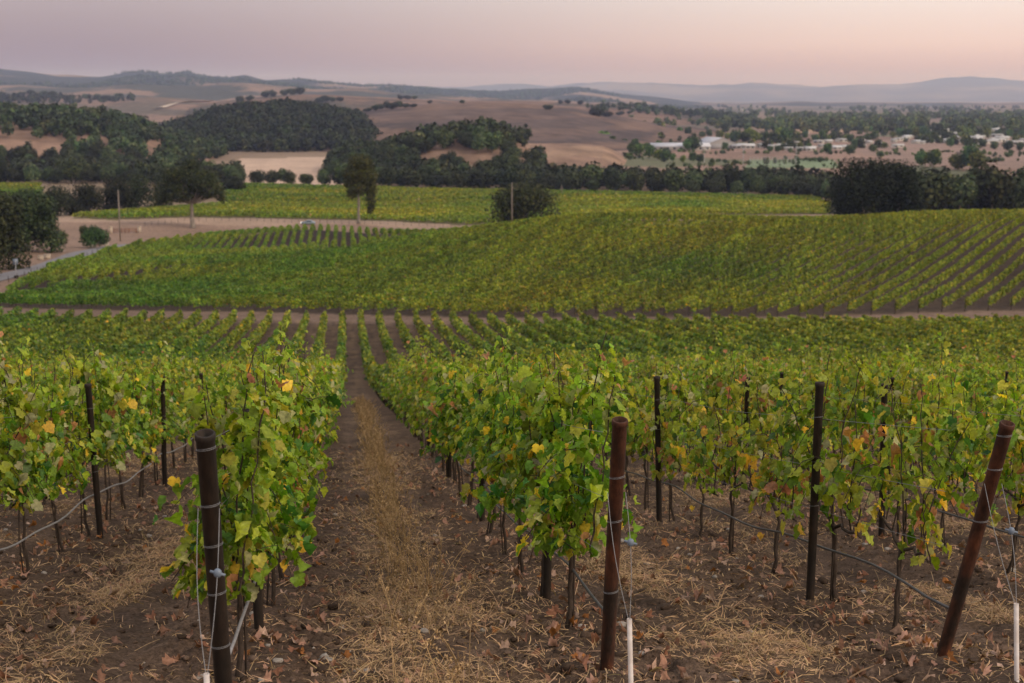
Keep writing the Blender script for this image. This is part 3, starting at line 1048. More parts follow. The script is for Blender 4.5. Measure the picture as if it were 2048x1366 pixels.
# ------------------------------------------------------------------ drip hoses and trellis wires along the near rows
for i in range(-2, 7):
    ys = np.arange(ENDY.get(i, 8.) + (.0 if i in ENDY else 0), 62, .33)
    if i <= 0:
        ys = ys[ys > 8.5]
    xs = rowx(i, ys)
    keep = np.abs(xs) < .38 * ys + 1.7
    ys, xs = ys[keep], xs[keep]
    zs = ground(xs, ys)
    r = np.random.default_rng(60 + i)
    ph = r.uniform(0, 6)
    sag = .035 * np.sin((ys - first_post(i)) / 5.28 * 2 * np.pi + 1.5) + .012 * np.sin(ys * 3.1 + ph)
    end = np.exp(-((ys - ys[0]) / .5) ** 2) * -.05
    g = Geo()
    g.tube(np.stack([xs + .03 + .012 * np.sin(ys * 2.3 + ph), ys, zs + .46 + sag + end], 1), .0095, 7)
    tag(g.build("drip_hose", M_hose2 if i < 2 else M_hose, smooth=True), "%s drip hose strung low along %s" % ("dusty grey" if i < 2 else "black", rowphrase(i)), "hose", "drip hoses under the vines")
    for hh in (.78, 1.12, 1.5):
        g = Geo()
        w = .012 * np.sin((ys - first_post(i)) / 5.28 * 2 * np.pi + 1.5)
        g.tube(np.stack([xs - .035, ys, zs + hh + w], 1), .0017, 4, cap=False)
        tag(g.build("trellis_wire", M_wire, smooth=True), "%s trellis wire along %s" % ({.78: "lowest", 1.12: "middle", 1.5: "top"}[hh], rowphrase(i)), "wire", "trellis wires of the near rows")

# ================================================================== WHOLE ROWS FARTHER AWAY
def foliage_along(g, P, dens, size, r, w=W_ROW, H=1.75, low=.5, wid=.36, tint=None, gapn=None, wood=None, sizejit=.35):
    """P: (n,3) points on the ground along the row, 1 m apart or so."""
    seg = np.linalg.norm(np.diff(P, axis=0), axis=1)
    s = np.concatenate([[0], np.cumsum(seg)])
    Lr = s[-1]
    if Lr < .5:
        return
    n = int(dens * Lr)
    t = r.uniform(0, Lr, n)
    s0_ = float(P[0, 0] * 3.1 + P[0, 1] * 1.7)
    t = t[(vnoise(s0_ + t * .72, 0 * t, 13) > -.27) | (r.random(n) < .6)]
    n = len(t)
    C = np.stack([np.interp(t, s, P[:, d]) for d in range(3)], 1)
    dirv = unit((P[-1] - P[0])[None] * np.array([1, 1, 0]))[0]
    side = np.array([-dirv[1], dirv[0], 0])
    bump = vnoise(C[:, 0] * .9 + 3, C[:, 1] * .9, 5) * .55 + vnoise(C[:, 0] * .22, C[:, 1] * .22, 7) * .35
    Hh = H + bump * .55
    vig = vnoise(s0_ + t * .72, 0 * t, 13)
    Hh = Hh + .35 * np.minimum(vig + .1, .15)
    f = r.uniform(0, 1, n) ** .85
    h = low + (Hh - low) * f
    wl = wid * (1 + .6 * vnoise(C[:, 0] * .8, C[:, 1] * .8, 9)) * (1.05 - .35 * f)
    o = np.clip(r.normal(0, .62, n), -1.4, 1.4) * wl
    Q = C + side * o[:, None]
    Q[:, 2] += h
    nr = side * np.sign(o + 1e-6)[:, None] * r.uniform(.1, 1, (n, 1)) + r.normal(0, .45, (n, 3)) + np.array([0, 0, .55])
    tp = r.normal(0, .5, (n, 3)) - np.array([0, 0, .7])
    col = pick(r, n, w) * (1 + .65 * vnoise(s0_ + t * .8, 0 * t + 5, 15))[:, None]
    if tint is not None:
        col = col * tint(C)[:, None] if np.ndim(tint(C[:1])) == 1 else col * tint(C)
    leaves(g, Q, nr, tp, size * r.uniform(1 - sizejit, 1 + sizejit, n), col, (QP, QF), r, curl=.4)
    if wood is not None:
        m = max(2, int(Lr / wood))
        for k in range(m + 1):
            a = Lr * k / m
            c = np.array([np.interp(a, s, P[:, d]) for d in range(3)])
            g.tube([c - (0, 0, .2), c + (0, 0, .75)], .03, 3, (.05, .035, .028), 1, cap=False)


def row_mesh(name, chunks, r, label, group, w=W_ROW, tint=None, H=1.75, wid=.36, posts=None):
    g = Geo()
    for (P, dens, size, wood) in chunks:
        foliage_along(g, P, dens, size, r, w, H=H, wid=wid, tint=tint, wood=wood)
    if not g.n:
        return None
    o = g.build(name, [M_row, M_bark])
    tag(o, label, "vine row", group)
    return o


def clip_line(p0, d, L_, step, poly):
    """Pieces of the line p0 + s d inside poly, as lists of plan points."""
    s = np.arange(0, L_, step)
    x, y = p0[0] + d[0] * s, p0[1] + d[1] * s
    ins = in_poly(x, y, poly)
    ins &= ~in_poly(x, y, GAP2)
    out, k = [], 0
    idx = np.where(ins)[0]
    if not len(idx):
        return []
    for grp in np.split(idx, np.where(np.diff(idx) > 1)[0] + 1):
        if len(grp) * step > 7:
            out.append(np.stack([x[grp], y[grp], ground(x[grp], y[grp])], 1))
    return out


def yellower(cx=None):
    """Ripeness patches; cx shifts the tint, also for painted slope shading."""
    def f(C):
        k = vnoise(C[:, 0] / 30, C[:, 1] / 30, 77) + .5 * vnoise(C[:, 0] / 9, C[:, 1] / 9, 78)
        a = .5 + k
        a = np.clip(a + (cx(C) if cx else 0), 0, 1)[:, None]
        return np.array([[.60, .76, .85]]) * (1 - a) + np.array([[1.42, 1.06, .95]]) * a
    return f


# --- lower part of the near block
nrow = 0
for i in range(-36, 46):
    r = np.random.default_rng(3000 + i)
    ch = []
    for (ya, yb, dens, size, wd) in ((YV, 60, 210, .125, 1.32), (60, 85, 150, .15, 1.32), (85, 115, 110, .19, 1.32), (115, 168, 70, .26, 2.6)):
        Y = np.arange(ya, yb + .5, 1.0)
        x = rowx(i, Y)
        k = (np.abs(x) < .42 * Y + 4) & (Y < endY1(x))
        if k.sum() < 3:
            continue
        x, Y = x[k], Y[k]
        ch.append((np.stack([x, Y, ground(x, Y)], 1), dens, size, wd))
    if ch:
        o = row_mesh("vine_row", ch, r, "lower stretch down to the dirt lane, %s" % rowphrase(i), "vine rows of the lower near block", W_ROW, yellower(lambda C: np.clip((C[:, 0] - 10) / 90, 0, .35) + .12), H=1.6, wid=.27)
        nrow += o is not None

# --- middle hill
AZ2 = R(29)
d2 = np.array([math.sin(AZ2), math.cos(AZ2)]); n2 = np.array([d2[1], -d2[0]])
B2 = np.array(BLOCK2)
pr = B2 @ n2
cnt = 0
for off in np.arange(pr.max() - 1, pr.min(), -2.42):
    base = n2 * off + d2 * ((B2 @ d2).min() - 5)
    L_ = (B2 @ d2).max() - (B2 @ d2).min() + 10
    ch = [(P, 96, .215, 2.6) for P in clip_line(base, d2, L_, 1.0, BLOCK2)]
    r = np.random.default_rng(5000 + cnt)
    if ch:
        cnt += 1
        for kk, one in enumerate(ch):
            o = row_mesh("vine_row", [one], r, "%s diagonal vine row on the middle hill from its right edge%s" % (nth(cnt), ", beyond the bare strip" if kk else ""), "diagonal vine rows on the middle hill", W_ROW,
                         yellower(lambda C: np.clip(C[:, 0] / 105 - .10, -.5, .75)), H=1.6, wid=.19)  # darker left to yellower right: slope shading and vine variety put into leaf colour
        # the stake at the lane end of the row
        P0 = ch[0][0][0]
        if P0[1] < 190 and P0[0] > 5 and abs(P0[0]) < .37 * P0[1]:
            q = bpy.data.objects.new("row_end_post", ME_LP); COL.objects.link(q)
            q.location = (P0[0] - .3, P0[1] - .6, P0[2]); q.rotation_euler = (R(8), 0, 0)
            tag(q, "end stake of the %s diagonal row on the middle hill, by the dirt lane" % nth(cnt), "post", "row end stakes along the dirt lane")
        nrow += 1
print("block2 rows", cnt)
# --- block behind the crest, rows pointing down to the dirt yard
cnt = 0
for i in range(-80, 30):
    P = clip_line((rowx(i, 190.), 190.), np.array([-KR, 1.0]), 240, 1.0, BLOCK2B)
    ch = [(p, 62, .27, 2.6) for p in sorted(P, key=len)[-1:]]
    if ch:
        cnt += 1
        row_mesh("vine_row", ch, np.random.default_rng(7000 + i), "%s bright green vine row behind the hill crest, counted from the road" % nth(cnt), "vine rows behind the crest", (26, 36, 24, 3, .2, .2, 1, 12), yellower(lambda C: -.12), H=1.7, wid=.34)
        nrow += 1
print("block2b rows", cnt)
# --- light green block beyond the dirt track
AZ3 = R(74)
d3 = np.array([math.sin(AZ3), math.cos(AZ3)]); n3 = np.array([-d3[1], d3[0]])
B3 = np.array(BLOCK3A)
cnt = 0
for off in np.arange((B3 @ n3).min() + 1, (B3 @ n3).max(), 3.0):
    base = n3 * off + d3 * ((B3 @ d3).min() - 5)
    ch = [(p, 26, .48, None) for p in clip_line(base, d3, (B3 @ d3).max() - (B3 @ d3).min() + 10, 2.0, BLOCK3A)]
    if ch:
        cnt += 1
        row_mesh("vine_row", ch, np.random.default_rng(8000 + cnt), "%s vine row of the pale green field beyond the dirt track" % nth(cnt), "vine rows of the pale green field", (18, 36, 30, 6, .3, .2, 2, 5), yellower(lambda C: .08), H=1.75, wid=.6)
        nrow += 1
print("block3a rows", cnt, "total", nrow)
for P_, nm, lab in ((BLOCK3B, "far_vineyard", "farthest deep green vineyard below the dark tree belt"), (BLOCK3C, "left_vineyard", "small green vineyard strip beyond the trees at the left edge")):
    g = Geo()
    B = np.array(P_)
    r = np.random.default_rng(31)
    for off in np.arange((B @ n3).min() + 1, (B @ n3).max(), 3.2):
        base = n3 * off + d3 * ((B @ d3).min() - 5)
        for p in clip_line(base, d3, (B @ d3).max() - (B @ d3).min() + 10, 2.0, P_):
            foliage_along(g, p, 18, .55, r, (30, 30, 14, 3, .5, .2, 2, 16), H=1.75, wid=.7, tint=yellower(lambda C: -.1))
    tag(g.build(nm, [M_row, M_bark]), lab, "vineyard", kind="stuff")
# ================================================================== TREES
TG = np.array([(.028, .041, .016), (.036, .052, .020), (.021, .033, .013), (.054, .064, .026), (.016, .026, .011)])


def crown_quads(g, lobes, n, size, r, tint=(1, 1, 1), mat=0, open_=.0):
    lobes = np.array(lobes, float)                       # cx cy cz rx ry rz
    w = (lobes[:, 3] * lobes[:, 5] + lobes[:, 3] * lobes[:, 4])
    li = r.choice(len(lobes), n, p=w / w.sum())
    Lb = lobes[li]
    d = unit(r.normal(0, 1, (n, 3)))
    f = 1.08 - .55 * r.random(n) ** 1.6
    lump = 1 + .22 * vnoise(d[:, 0] * 2.3 + li * 7.7, d[:, 2] * 2.3 + d[:, 1] * 1.7, 3)
    Q = Lb[:, :3] + d * Lb[:, 3:] * (f * lump)[:, None]
    nr = d + r.normal(0, .45, (n, 3)) + np.array([0, 0, .35])
    tp = r.normal(0, 1, (n, 3)) - np.array([0, 0, .5])
    lv = r.uniform(.75, 1.3, len(lobes))                 # each bough has its own tone of leaf
    col = TG[r.choice(len(TG), n)] * r.uniform(.75, 1.35, (n, 1)) * lv[li][:, None] * np.array(tint)
    leaves(g, Q, nr, tp, size * r.uniform(.55, 1.25, n), col, (QP, QF), r, curl=.5, mat=mat)


def rand_lobes(r, W, D, z0_, z1, n, rs=.30):
    L_ = []
    for k in range(n):
        for _ in range(40):
            p = r.uniform(-1, 1, 3)
            if (p ** 2).sum() < 1:
                break
        s = rs * r.uniform(.7, 1.3)
        h = (z1 - z0_) / 2
        m = 1 - s
        L_.append((p[0] * W / 2 * m, p[1] * D / 2 * m, z0_ + h + p[2] * h * m * .95, s * W / 2 * 1.1, s * D / 2 * 1.1, s * h * 1.25))
    return L_


def limbs(g, lobes, h0, r0, r, mat=0, lean=(0, 0), n=7, sides=9):
    z = np.linspace(-.4, h0, 8)
    flare = r0 * (1 + .55 * np.exp(-np.maximum(z, 0) / (.5 + r0)))
    P = np.stack([lean[0] * z / h0 + r.normal(0, r0 * .12, 8), lean[1] * z / h0 + r.normal(0, r0 * .12, 8), z], 1)
    g.tube(P, flare * np.linspace(1, .78, 8), sides, mat=mat)
    top = P[-1]
    Ls = sorted(lobes, key=lambda l: -l[3])[:n]
    for l in Ls:
        e = np.array(l[:3])
        t = np.linspace(0, 1, 7)[:, None]
        mid = (top + e) / 2 + np.array([(e[0] - top[0]) * .18, (e[1] - top[1]) * .18, -.06 * abs(e[2] - top[2])])
        B = top * (1 - t) ** 2 + 2 * mid * t * (1 - t) + e * t ** 2 + r.normal(0, .06, (7, 3)) * np.sin(t * np.pi)
        g.tube(B, np.linspace(r0 * .55, r0 * .10, 7), 6, mat=mat)


def big_tree(name, loc, lobes, nq, size, h0, r0, seed, label, cat="tree", tint=(1, 1, 1), bark=None, group=None, nl=7, lean=(0, 0)):
    r = np.random.default_rng(seed)
    e = empty(name, loc)
    tag(e, label, cat, group)
    g = Geo(); limbs(g, lobes, h0, r0, r, n=nl, lean=lean)
    g.build("trunk", bark or M_tbark, e, True)
    g = Geo(); crown_quads(g, lobes, nq, size, r, tint)
    g.build("crown", M_tree, e)
    return e


def gp(u, Y):
    x = float(at(u, 600, Y)[0])
    # x for a point of the ground seen near column u
    z = float(ground(x, Y))
    for _ in range(3):
        c = Y * CP - z * SP
        x = (u - 1024) / F * c
        z = float(ground(x, Y))
    return np.array([x, Y, z])


b = gp(385, 420)
big_tree("oak_tree", b, [(0, 0, 15.5, 5, 4.6, 3.6), (-6, 1, 12.3, 4.4, 4, 3.2), (6, -1, 12, 3.9, 4, 3), (-8.6, 0, 9.9, 2.4, 2.6, 2.4), (8.3, 0, 10.2, 2.0, 2.2, 2), (2, 2.5, 11, 4.6, 3, 2.8), (-3, -2.5, 10.6, 4.4, 3, 2.8),
                         (.5, 0, 18.7, 2.6, 2.6, 1.6), (-4.6, -1, 15.6, 2.8, 2.8, 2.4), (5, 1, 15, 2.8, 3, 2.1), (9.2, 0, 8.6, 1.1, 1.2, 1.5), (-9.6, 1, 8.2, 1.4, 1.5, 1.3), (3, -3, 13.4, 3, 2.6, 2.4)],
         9000, .52, 7.2, .62, 1, "broad spreading oak with grey trunk standing on the dry dirt yard", "oak tree", tint=(.85, .74, .5), nl=11)
b = gp(718, 432)
big_tree("tall_tree", b, [(1, 0, 18.4, 3.5, 3.2, 2.6), (-.6, .4, 15, 3.8, 3.4, 3), (2.6, -.4, 14.4, 3.3, 3.2, 3.3), (0, 0, 11.2, 3.1, 3, 2.8), (-2.1, 0, 9.2, 1.7, 1.7, 1.7), (3.8, 0, 10.2, 2, 2, 3), (3.7, .2, 6.8, 1.5, 1.5, 2.8), (3.5, 0, 4.2, .9, 1, 1.5), (-3.2, 0, 12.2, 1.2, 1.3, 1.4)],
         6500, .52, 9.5, .42, 2, "tall narrow tree with pale trunk and one side branch hanging low", "tree", tint=(2.3, 2.0, 1.0), nl=8)


def tree_box(name, u0, u1, vtop, Y, seed, label, n=12, tint=(1, 1, 1), nq=5200, base=.09, cat="tree", group=None, rs=.36, size=.55, skirt=(), top=()):
    p = gp((u0 + u1) / 2, Y)
    H = float(at((u0 + u1) / 2, vtop, Y)[2]) - p[2]
    W = (u1 - u0) / F * (Y * CP - p[2] * SP)
    H *= 1.07
    r = np.random.default_rng(seed)
    lb = rand_lobes(r, W, min(W, H * 1.2), H * base, H, n, rs)
    for f in skirt:                                        # low boughs that reach the given height, left to right
        k = skirt.index(f)
        xx = W * (.5 * (2 * (k + .5) / len(skirt) - 1)) * .82
        hz = H * .20
        lb.append((xx, r.normal(0, .1) * W, H * f + hz * .75, W * .22, W * .22, hz * 1.15))
    for k, f in enumerate(top):                            # boughs along a level top
        lb.append((W * .5 * (2 * (k + .5) / len(top) - 1) * .86, r.normal(0, .08) * W, H * f, W * .17, W * .2, H * .16))
    return big_tree(name, p, lb, nq, size, H * max(base + .12, .22), .028 * H + .08, seed + 500, label, cat, tint, group=group)


tree_box("oak_tree", 978, 1120, 368, 400, 11, "dark rounded oak with a wooden pole before it at the hill crest", 22, (1.15, 1.0, .8), 8000, .02, rs=.40, skirt=(.16, .02, .0, .02, .12), top=(.66, .80, .76, .64))
tree_box("dark_tree", 1652, 1796, 319, 388, 12, "very dark dense tree behind the right hill crest, bigger half of the pair", 26, (.35, .42, .30), 11000, .0, rs=.42, skirt=(.1, 0, 0, 0, .0, .0), top=(.74, .82, .80, .81, .79))
tree_box("dark_tree", 1752, 1844, 322, 392, 13, "very dark dense tree behind the right hill crest, smaller half of the pair", 16, (.35, .42, .30), 7500, .0, rs=.42, skirt=(.0, 0, 0, .08), top=(.78, .81, .76))
tree_box("edge_tree", -90, 60, 380, 268, 14, "big greyish green tree cut by the left edge beside the road", 18, (1.2, 1.1, 1.0), 15000, .02, size=.52, skirt=(0, .02, 0, .01), top=(.78, .8, .74))
tree_box("edge_tree", -10, 124, 384, 305, 15, "big greyish green tree by the road, its crown reaching to the ground", 20, (1.05, 1.05, 1.0), 15000, .02, size=.52, skirt=(0, .02, 0, .01), top=(.78, .8, .74))
tree_box("edge_tree", -130, 0, 404, 246, 16, "greyish tree at the very edge of the frame above the road", 14, (1.35, 1.15, 1.0), 6000, .02, size=.45, skirt=(0, .02, 0, .01), top=(.78, .8, .74))
for k, (u0, u1, vt, Y) in enumerate([(74, 150, 366, 470), (128, 214, 360, 478), (196, 268, 352, 490), (236, 318, 344, 505), (296, 372, 338, 520), (370, 452, 346, 565), (440, 500, 352, 600)]):
    tree_box("dark_oak", u0, u1, vt, Y, 30 + k, "%s dark oak in the line behind the dirt yard, counted from the left end" % nth(k + 1), 14, (.72, .70, .62), 4200, .02, group="dark oaks behind the yard", rs=.42, size=.6, skirt=(.05, 0, 0, .05))
h_ = hit(191, 497)
tree_box("small_tree", 163, 219, 452, float(h_[1]), 51, "small round dark green tree on a thin trunk by the road", 12, (1.0, 1.25, 1.0), 5200, .16, size=.34, rs=.42, skirt=(.22, .14, .16, .24))
for k, (u0, u1, vt, vb) in enumerate([(158, 182, 447, 478), (104, 140, 458, 492), (96, 118, 470, 500)]):
    h_ = hit((u0 + u1) / 2, vb)
    tree_box("shrub", u0, u1, vt, float(h_[1]), 61 + k, ["grey green shrub behind the small round tree", "sparse dry shrub on the dirt beside the dark trees", "low bush at the foot of the big greyish tree"][k], 7, (1.6, 1.35, 1.2), 900, .02, cat="shrub", size=.34)
tree_box("shrub", 1462, 1522, 401, 545, 66, "dark low shrub at the edge of the deep green vineyard", 9, (.6, .65, .6), 1500, .02, cat="shrub", size=.5)

# ---- generic oaks for belts and hillsides: one mesh each (crown and trunk)
OAK = []
for s in range(8):
    r = np.random.default_rng(400 + s)
    W, Hh = r.uniform(9.5, 12.5), r.uniform(8.5, 11.5)
    lb = rand_lobes(r, W, W, Hh * .06, Hh, 13, .40)
    g = Geo(); limbs(g, lb, Hh * .3, .26, r, mat=1, n=4, sides=5)
    tn = (1.0, .75, 1.35, .9, 1.6, .8, 1.15, 1.9)[s]
    crown_quads(g, lb, 1500, .85, r, mat=0, tint=(tn * (1.12 if s % 3 == 2 else 1), tn, tn * (1.1 if s % 2 else .95)))
    OAK.append(g.mesh("oak", [M_tree, M_tbark]))
OAKB = []                                            # brighter garden trees for the town
for s in range(5):
    r = np.random.default_rng(440 + s)
    W, Hh = r.uniform(8, 10), r.uniform(8, 11)
    lb = rand_lobes(r, W, W, Hh * .08, Hh, 10, .42)
    g = Geo(); limbs(g, lb, Hh * .3, .22, r, mat=1, n=3, sides=5)
    crown_quads(g, lb, 700, 1.0, r, mat=0, tint=((2.4, 2.8, 1.6), (1.9, 2.4, 1.7), (1.3, 1.7, 1.5), (3.4, 3.0, 1.3), (1.3, 1.5, 1.3))[s])
    OAKB.append(g.mesh("garden_tree", [M_tree, M_tbark]))


def put_oak(p, s, r, name="oak", lib=OAK, label=None, group=None, cat="oak tree"):
    o = bpy.data.objects.new(name, lib[int(r.integers(len(lib)))])
    COL.objects.link(o)
    o.location = (p[0], p[1], p[2] - .15)
    o.rotation_euler = (0, 0, r.uniform(0, 6.28))
    o.scale = (s * r.uniform(.88, 1.12), s * r.uniform(.88, 1.12), s * r.uniform(.85, 1.15))
    tag(o, label, cat, group)
    return o


LOW = []                                             # small copies for the woods that read as one mass
for s in range(6):
    r = np.random.default_rng(470 + s)
    g = Geo()
    lb = rand_lobes(r, 10, 10, .3, 9.5, 7, .46)
    crown_quads(g, lb, 150, 1.9, r)
    LOW.append((np.concatenate(g.V), np.concatenate(g.F), np.concatenate(g.C)))


def wood(name, pts, r, label, s0=.8, s1=1.2, tint=(1, 1, 1), cat="wood", nq=150):
    g = Geo()
    for p in pts:
        V, Fc, C = LOW[int(r.integers(6))]
        V, Fc, C = V[:nq * 5], Fc[:nq], C[:nq * 5]
        a = r.uniform(0, 6.28); s = r.uniform(s0, s1)
        c_, s_ = math.cos(a) * s, math.sin(a) * s
        W_ = np.stack([V[:, 0] * c_ - V[:, 1] * s_, V[:, 0] * s_ + V[:, 1] * c_, V[:, 2] * s * r.uniform(.8, 1.15)], 1) + np.array(p)
        g.add(W_, Fc, C * r.uniform(.6, 1.75) * np.array(tint) * (1 + r.normal(0, .07, 3)))
    return tag(g.build(name, M_tree), label, cat, kind="stuff")


# tree belt behind the far vineyards
UB = [-120, 250, 440, 700, 1000, 1300, 1640, 1700, 2350]
YB = [668, 668, 668, 668, 656, 634, 612, 455, 455]
rb = np.random.default_rng(81)
deep = []
nb = 0
for row in range(9):
    u = -110.
    while u < 2330:
        Y = float(np.interp(u, UB, YB)) + row * 10.5 + rb.uniform(-3, 3)
        p = gp(u, Y)
        if row > 6 and 500 < u < 690:
            pass
        elif 480 < u < 690 and row > 1:
            pass
        else:
            sc = rb.uniform(.75, 1.2) * (1.22 if u > 1700 else 1)
            if 480 < u < 690:
                sc *= .72
            elif u > 1700:
                sc *= 1.25
            if row < 3 and not (u < 60 and row > 0):
                nb += 1
                side = "left" if u < 700 else "middle" if u < 1660 else "right"
                put_oak(p, sc, rb, "belt_oak", OAK, "dark oak in the tree belt %s, %s line back" % ("left of the tall narrow tree" if u < 700 else "behind the far vineyard" if u < 1660 else "behind the right crest", nth(row + 1)), "oaks of the dark tree belt %s %d" % (side, row + 1))
            else:
                deep.append(p)
        u += rb.uniform(.8, 1.25) * 9.2 * F / Y
wood("belt_wood", deep, rb, "dark mass of oaks deeper inside the tree belt")
print("belt", nb, len(deep))

# wooded knoll, oak hill, dark wood hill
def hill_pts(name, n, r, u0, u1, accept, q0=-.95, q1=.35):
    fz, A, fr, bk, Yc = HILLS[name]
    a = r.uniform((u0 - 1024) / F * .975, (u1 - 1024) / F * 1.0, n); q = r.uniform(q0, q1, n)
    Y, z = fz(a, q)
    x = a * Y
    u, v = project(x, Y, z)
    k = accept(u, v, q) & (z > -43)
    P = np.stack([x, Y, z], 1)[k]
    # thin out trees that stand in each other
    keep = []
    cell = {}
    for p in P:
        c = (int(p[0] // 6.5), int(p[1] // 6.5))
        if any((c[0] + i, c[1] + j) in cell and np.hypot(*(cell[(c[0] + i, c[1] + j)][:2] - p[:2])) < 6 for i in (-1, 0, 1) for j in (-1, 0, 1)):
            continue
        cell[c] = p
        keep.append(p)
    return np.array(keep)


r = np.random.default_rng(91)
KB = [[(820, 318), (870, 300), (1010, 300), (1040, 318), (1000, 345), (830, 345)], [(1020, 300), (1060, 292), (1100, 320), (1050, 330)]]
P = hill_pts("wooded_knoll", 900, r, 640, 1100, lambda u, v, q: (~in_poly(u, v, KB[0]) | (r.random(len(u)) < .10)) & ~in_poly(u, v, KB[1]))
P = P[np.argsort(P[:, 1])]
for k, p in enumerate(P[:75]):
    put_oak(p, r.uniform(.75, 1.15), r, "knoll_oak", OAK, "dark oak on the small wooded knoll", "oaks on the small knoll")
if len(P) > 75:
    wood("knoll_wood", P[75:], r, "oaks massed on the top and back of the knoll")
print("knoll", len(P))
BARE = [[(-20, 246), (48, 248), (70, 272), (95, 318), (-20, 312)], [(108, 272), (140, 290), (110, 330), (60, 318), (75, 285)], [(140, 268), (215, 275), (245, 318), (190, 318), (160, 292)],
        [(283, 292), (335, 278), (338, 312), (325, 335), (278, 315)], [(195, 316), (250, 306), (275, 330), (210, 335)], [(390, 325), (440, 318), (450, 340), (380, 345)]]


def acc(u, v, q):
    ins = np.zeros(u.shape, bool)
    for B_ in BARE:
        ins |= in_poly(u, v, B_)
    th = in_poly(u, v, [(-140, 258), (60, 262), (345, 285), (350, 348), (-140, 335)]) & (r.random(len(u)) < .62)
    return (~ins & ~th) | (r.random(len(u)) < .03)


P = hill_pts("left_oak_hill", 5200, r, -120, 560, acc, -.9, .3)
P = P[np.argsort(P[:, 1])]
for p in P[:70]:
    put_oak(p, r.uniform(.7, 1.15), r, "hillside_oak", OAK, "oak on the lower part of the tan hillside at the left", "oaks on the left tan hillside")
wood("hillside_wood", P[70:], r, "dark oaks covering the upper part of the tan hillside", .75, 1.2)
print("hillside", len(P))
P = hill_pts("dark_wood_hill", 5200, r, 285, 770, lambda u, v, q: r.random(len(u)) < .9, -.95, .25)
wood("dark_wood", P, r, "closed dark wood covering the hill left of the bare hill", .9, 1.35, (.95, 1, 1))
print("darkwood", len(P))


def on_hill(names, u, v):
    """A point of the first hill that shows at u, v."""
    best = None
    for nm in names:
        fz, A, fr, bk, Yc = HILLS[nm]
        q = np.linspace(-1, .3, 900)
        a = np.full(900, (u - 1024) / F)
        Y, z = fz(a, q)
        for _ in range(3):
            c = Y * CP - z * SP
            a = (u - 1024) / F * c / Y
            Y, z = fz(a, q)
        uu, vv = project(a * Y, Y, z)
        k = np.where(vv <= v)[0]
        if len(k):
            p = np.array([a[k[0]] * Y[k[0]], Y[k[0]], z[k[0]]])
            if best is None or p[1] < best[1]:
                best = p
    return best


FARH = ["tan_hill", "upper_tan_hill", "left_far_tan_hill"]
k = 0
for (u, v, s) in [(735, 224, 1.), (752, 222, 1.3), (762, 221, 1.1), (778, 219, 1.4), (790, 218, 1.4), (800, 217, 1.2), (812, 216, 1.), (826, 215, .8), (700, 232, 1.3), (715, 229, 1.2), (650, 205, 1.6), (664, 204, 1.4), (680, 203, 1.3), (640, 206, 1.4),
                  (925, 208, .8), (1096, 220, .9), (1192, 234, 1.4), (1202, 233, 1.7), (1214, 234, 1.2), (1240, 231, 1.1), (1258, 228, .9), (1278, 224, 1.6), (1290, 226, 1.3), (860, 207, .9), (800, 200, 1.2), (815, 199, 1.3), (830, 199, 1.1), (1120, 208, 1.2), (1135, 208, 1.3), (1160, 209, 1.2),
                  (170, 200, 1.9), (178, 199, 1.6), (195, 199, 1.5), (210, 200, 1.6), (238, 196, 1.5), (60, 192, 2), (75, 191, 2), (90, 192, 2), (45, 192, 1.6), (110, 193, 1.6), (125, 194, 1.5), (530, 196, 1.7), (545, 195, 1.7), (570, 192, 1.8), (585, 191, 1.8), (600, 191, 1.6), (480, 206, 1.4), (500, 203, 1.5)]:
    p = on_hill(FARH, u, v)
    if p is None:
        continue
    o = put_oak(p, s * r.uniform(.9, 1.1), r, "hilltop_oak", OAK, "lone dark oak clump on the bare tan hills", "scattered oaks on the bare hills")
    o.scale[0] *= 1.25; o.scale[2] *= .72
    k += 1
print("hilltop", k)

rs_ = np.random.default_rng(333)
for nm, n, thr, s0, s1, lab in (("upper_tan_hill", 2600, .27, .8, 1.5, "scrub and small oaks dotted over the upper tan hill"), ("left_far_tan_hill", 2200, .2, .8, 1.6, "scrub and small oaks on the pale far slope"),
                                ("tan_hill", 900, .42, .5, .9, "few small bushes on the broad bare hill"), ("blue_ridge", 16000, -.02, 1.2, 2.4, "woods along the far blue ridge")):
    fz, A, fr, bk, Yc = HILLS[nm]
    aa = rs_.uniform(max(A[0], -.40), min(A[-1], .40) if nm != "blue_ridge" else .075, n); q = rs_.uniform(-.9, .06, n)
    Y, z = fz(aa, q)
    sc_ = 220 if nm != "blue_ridge" else 900
    k_ = (fbm(aa * Yc / sc_, Y / sc_, 61, 4) > thr) & (z > -42)
    wood("scrub" if nm != "blue_ridge" else "ridge_wood", np.stack([aa * Y, Y, z], 1)[k_] - (0, 0, 6 if nm == "blue_ridge" else 0), rs_, lab, s0, s1, nq=40 if nm == "blue_ridge" else 90)
# scattered trees over the plain to the right
pts = []
pn = np.random.default_rng(95)
while len(pts) < 1700:
    Y = 1500 * math.exp(pn.uniform(0, 1.45)); u = pn.uniform(1060, 2120)
    x = (u - 1024) / F * Y
    n1 = float(fbm(np.array([x / 120]), np.array([Y / 330]), 71, 4)[0])
    lim = .20 - .14 * min(1, max(0, (u - 1300) / 500))
    if Y < 1750 and u < 1700:
        continue
    if Y > 3200 and pn.random() < .55:
        continue
    if n1 > lim or pn.random() < .06:
        z = float(ground(x, Y)) + (2.5 * float(fbm(np.array([x / 260]), np.array([Y / 260]), 5, 3)[0]))
        pts.append((x, Y, z - .3))
wood("plain_trees", pts, pn, "tree groves scattered over the far plain to the horizon", .8, 1.7, (1.9, 1.9, 1.5), "trees")

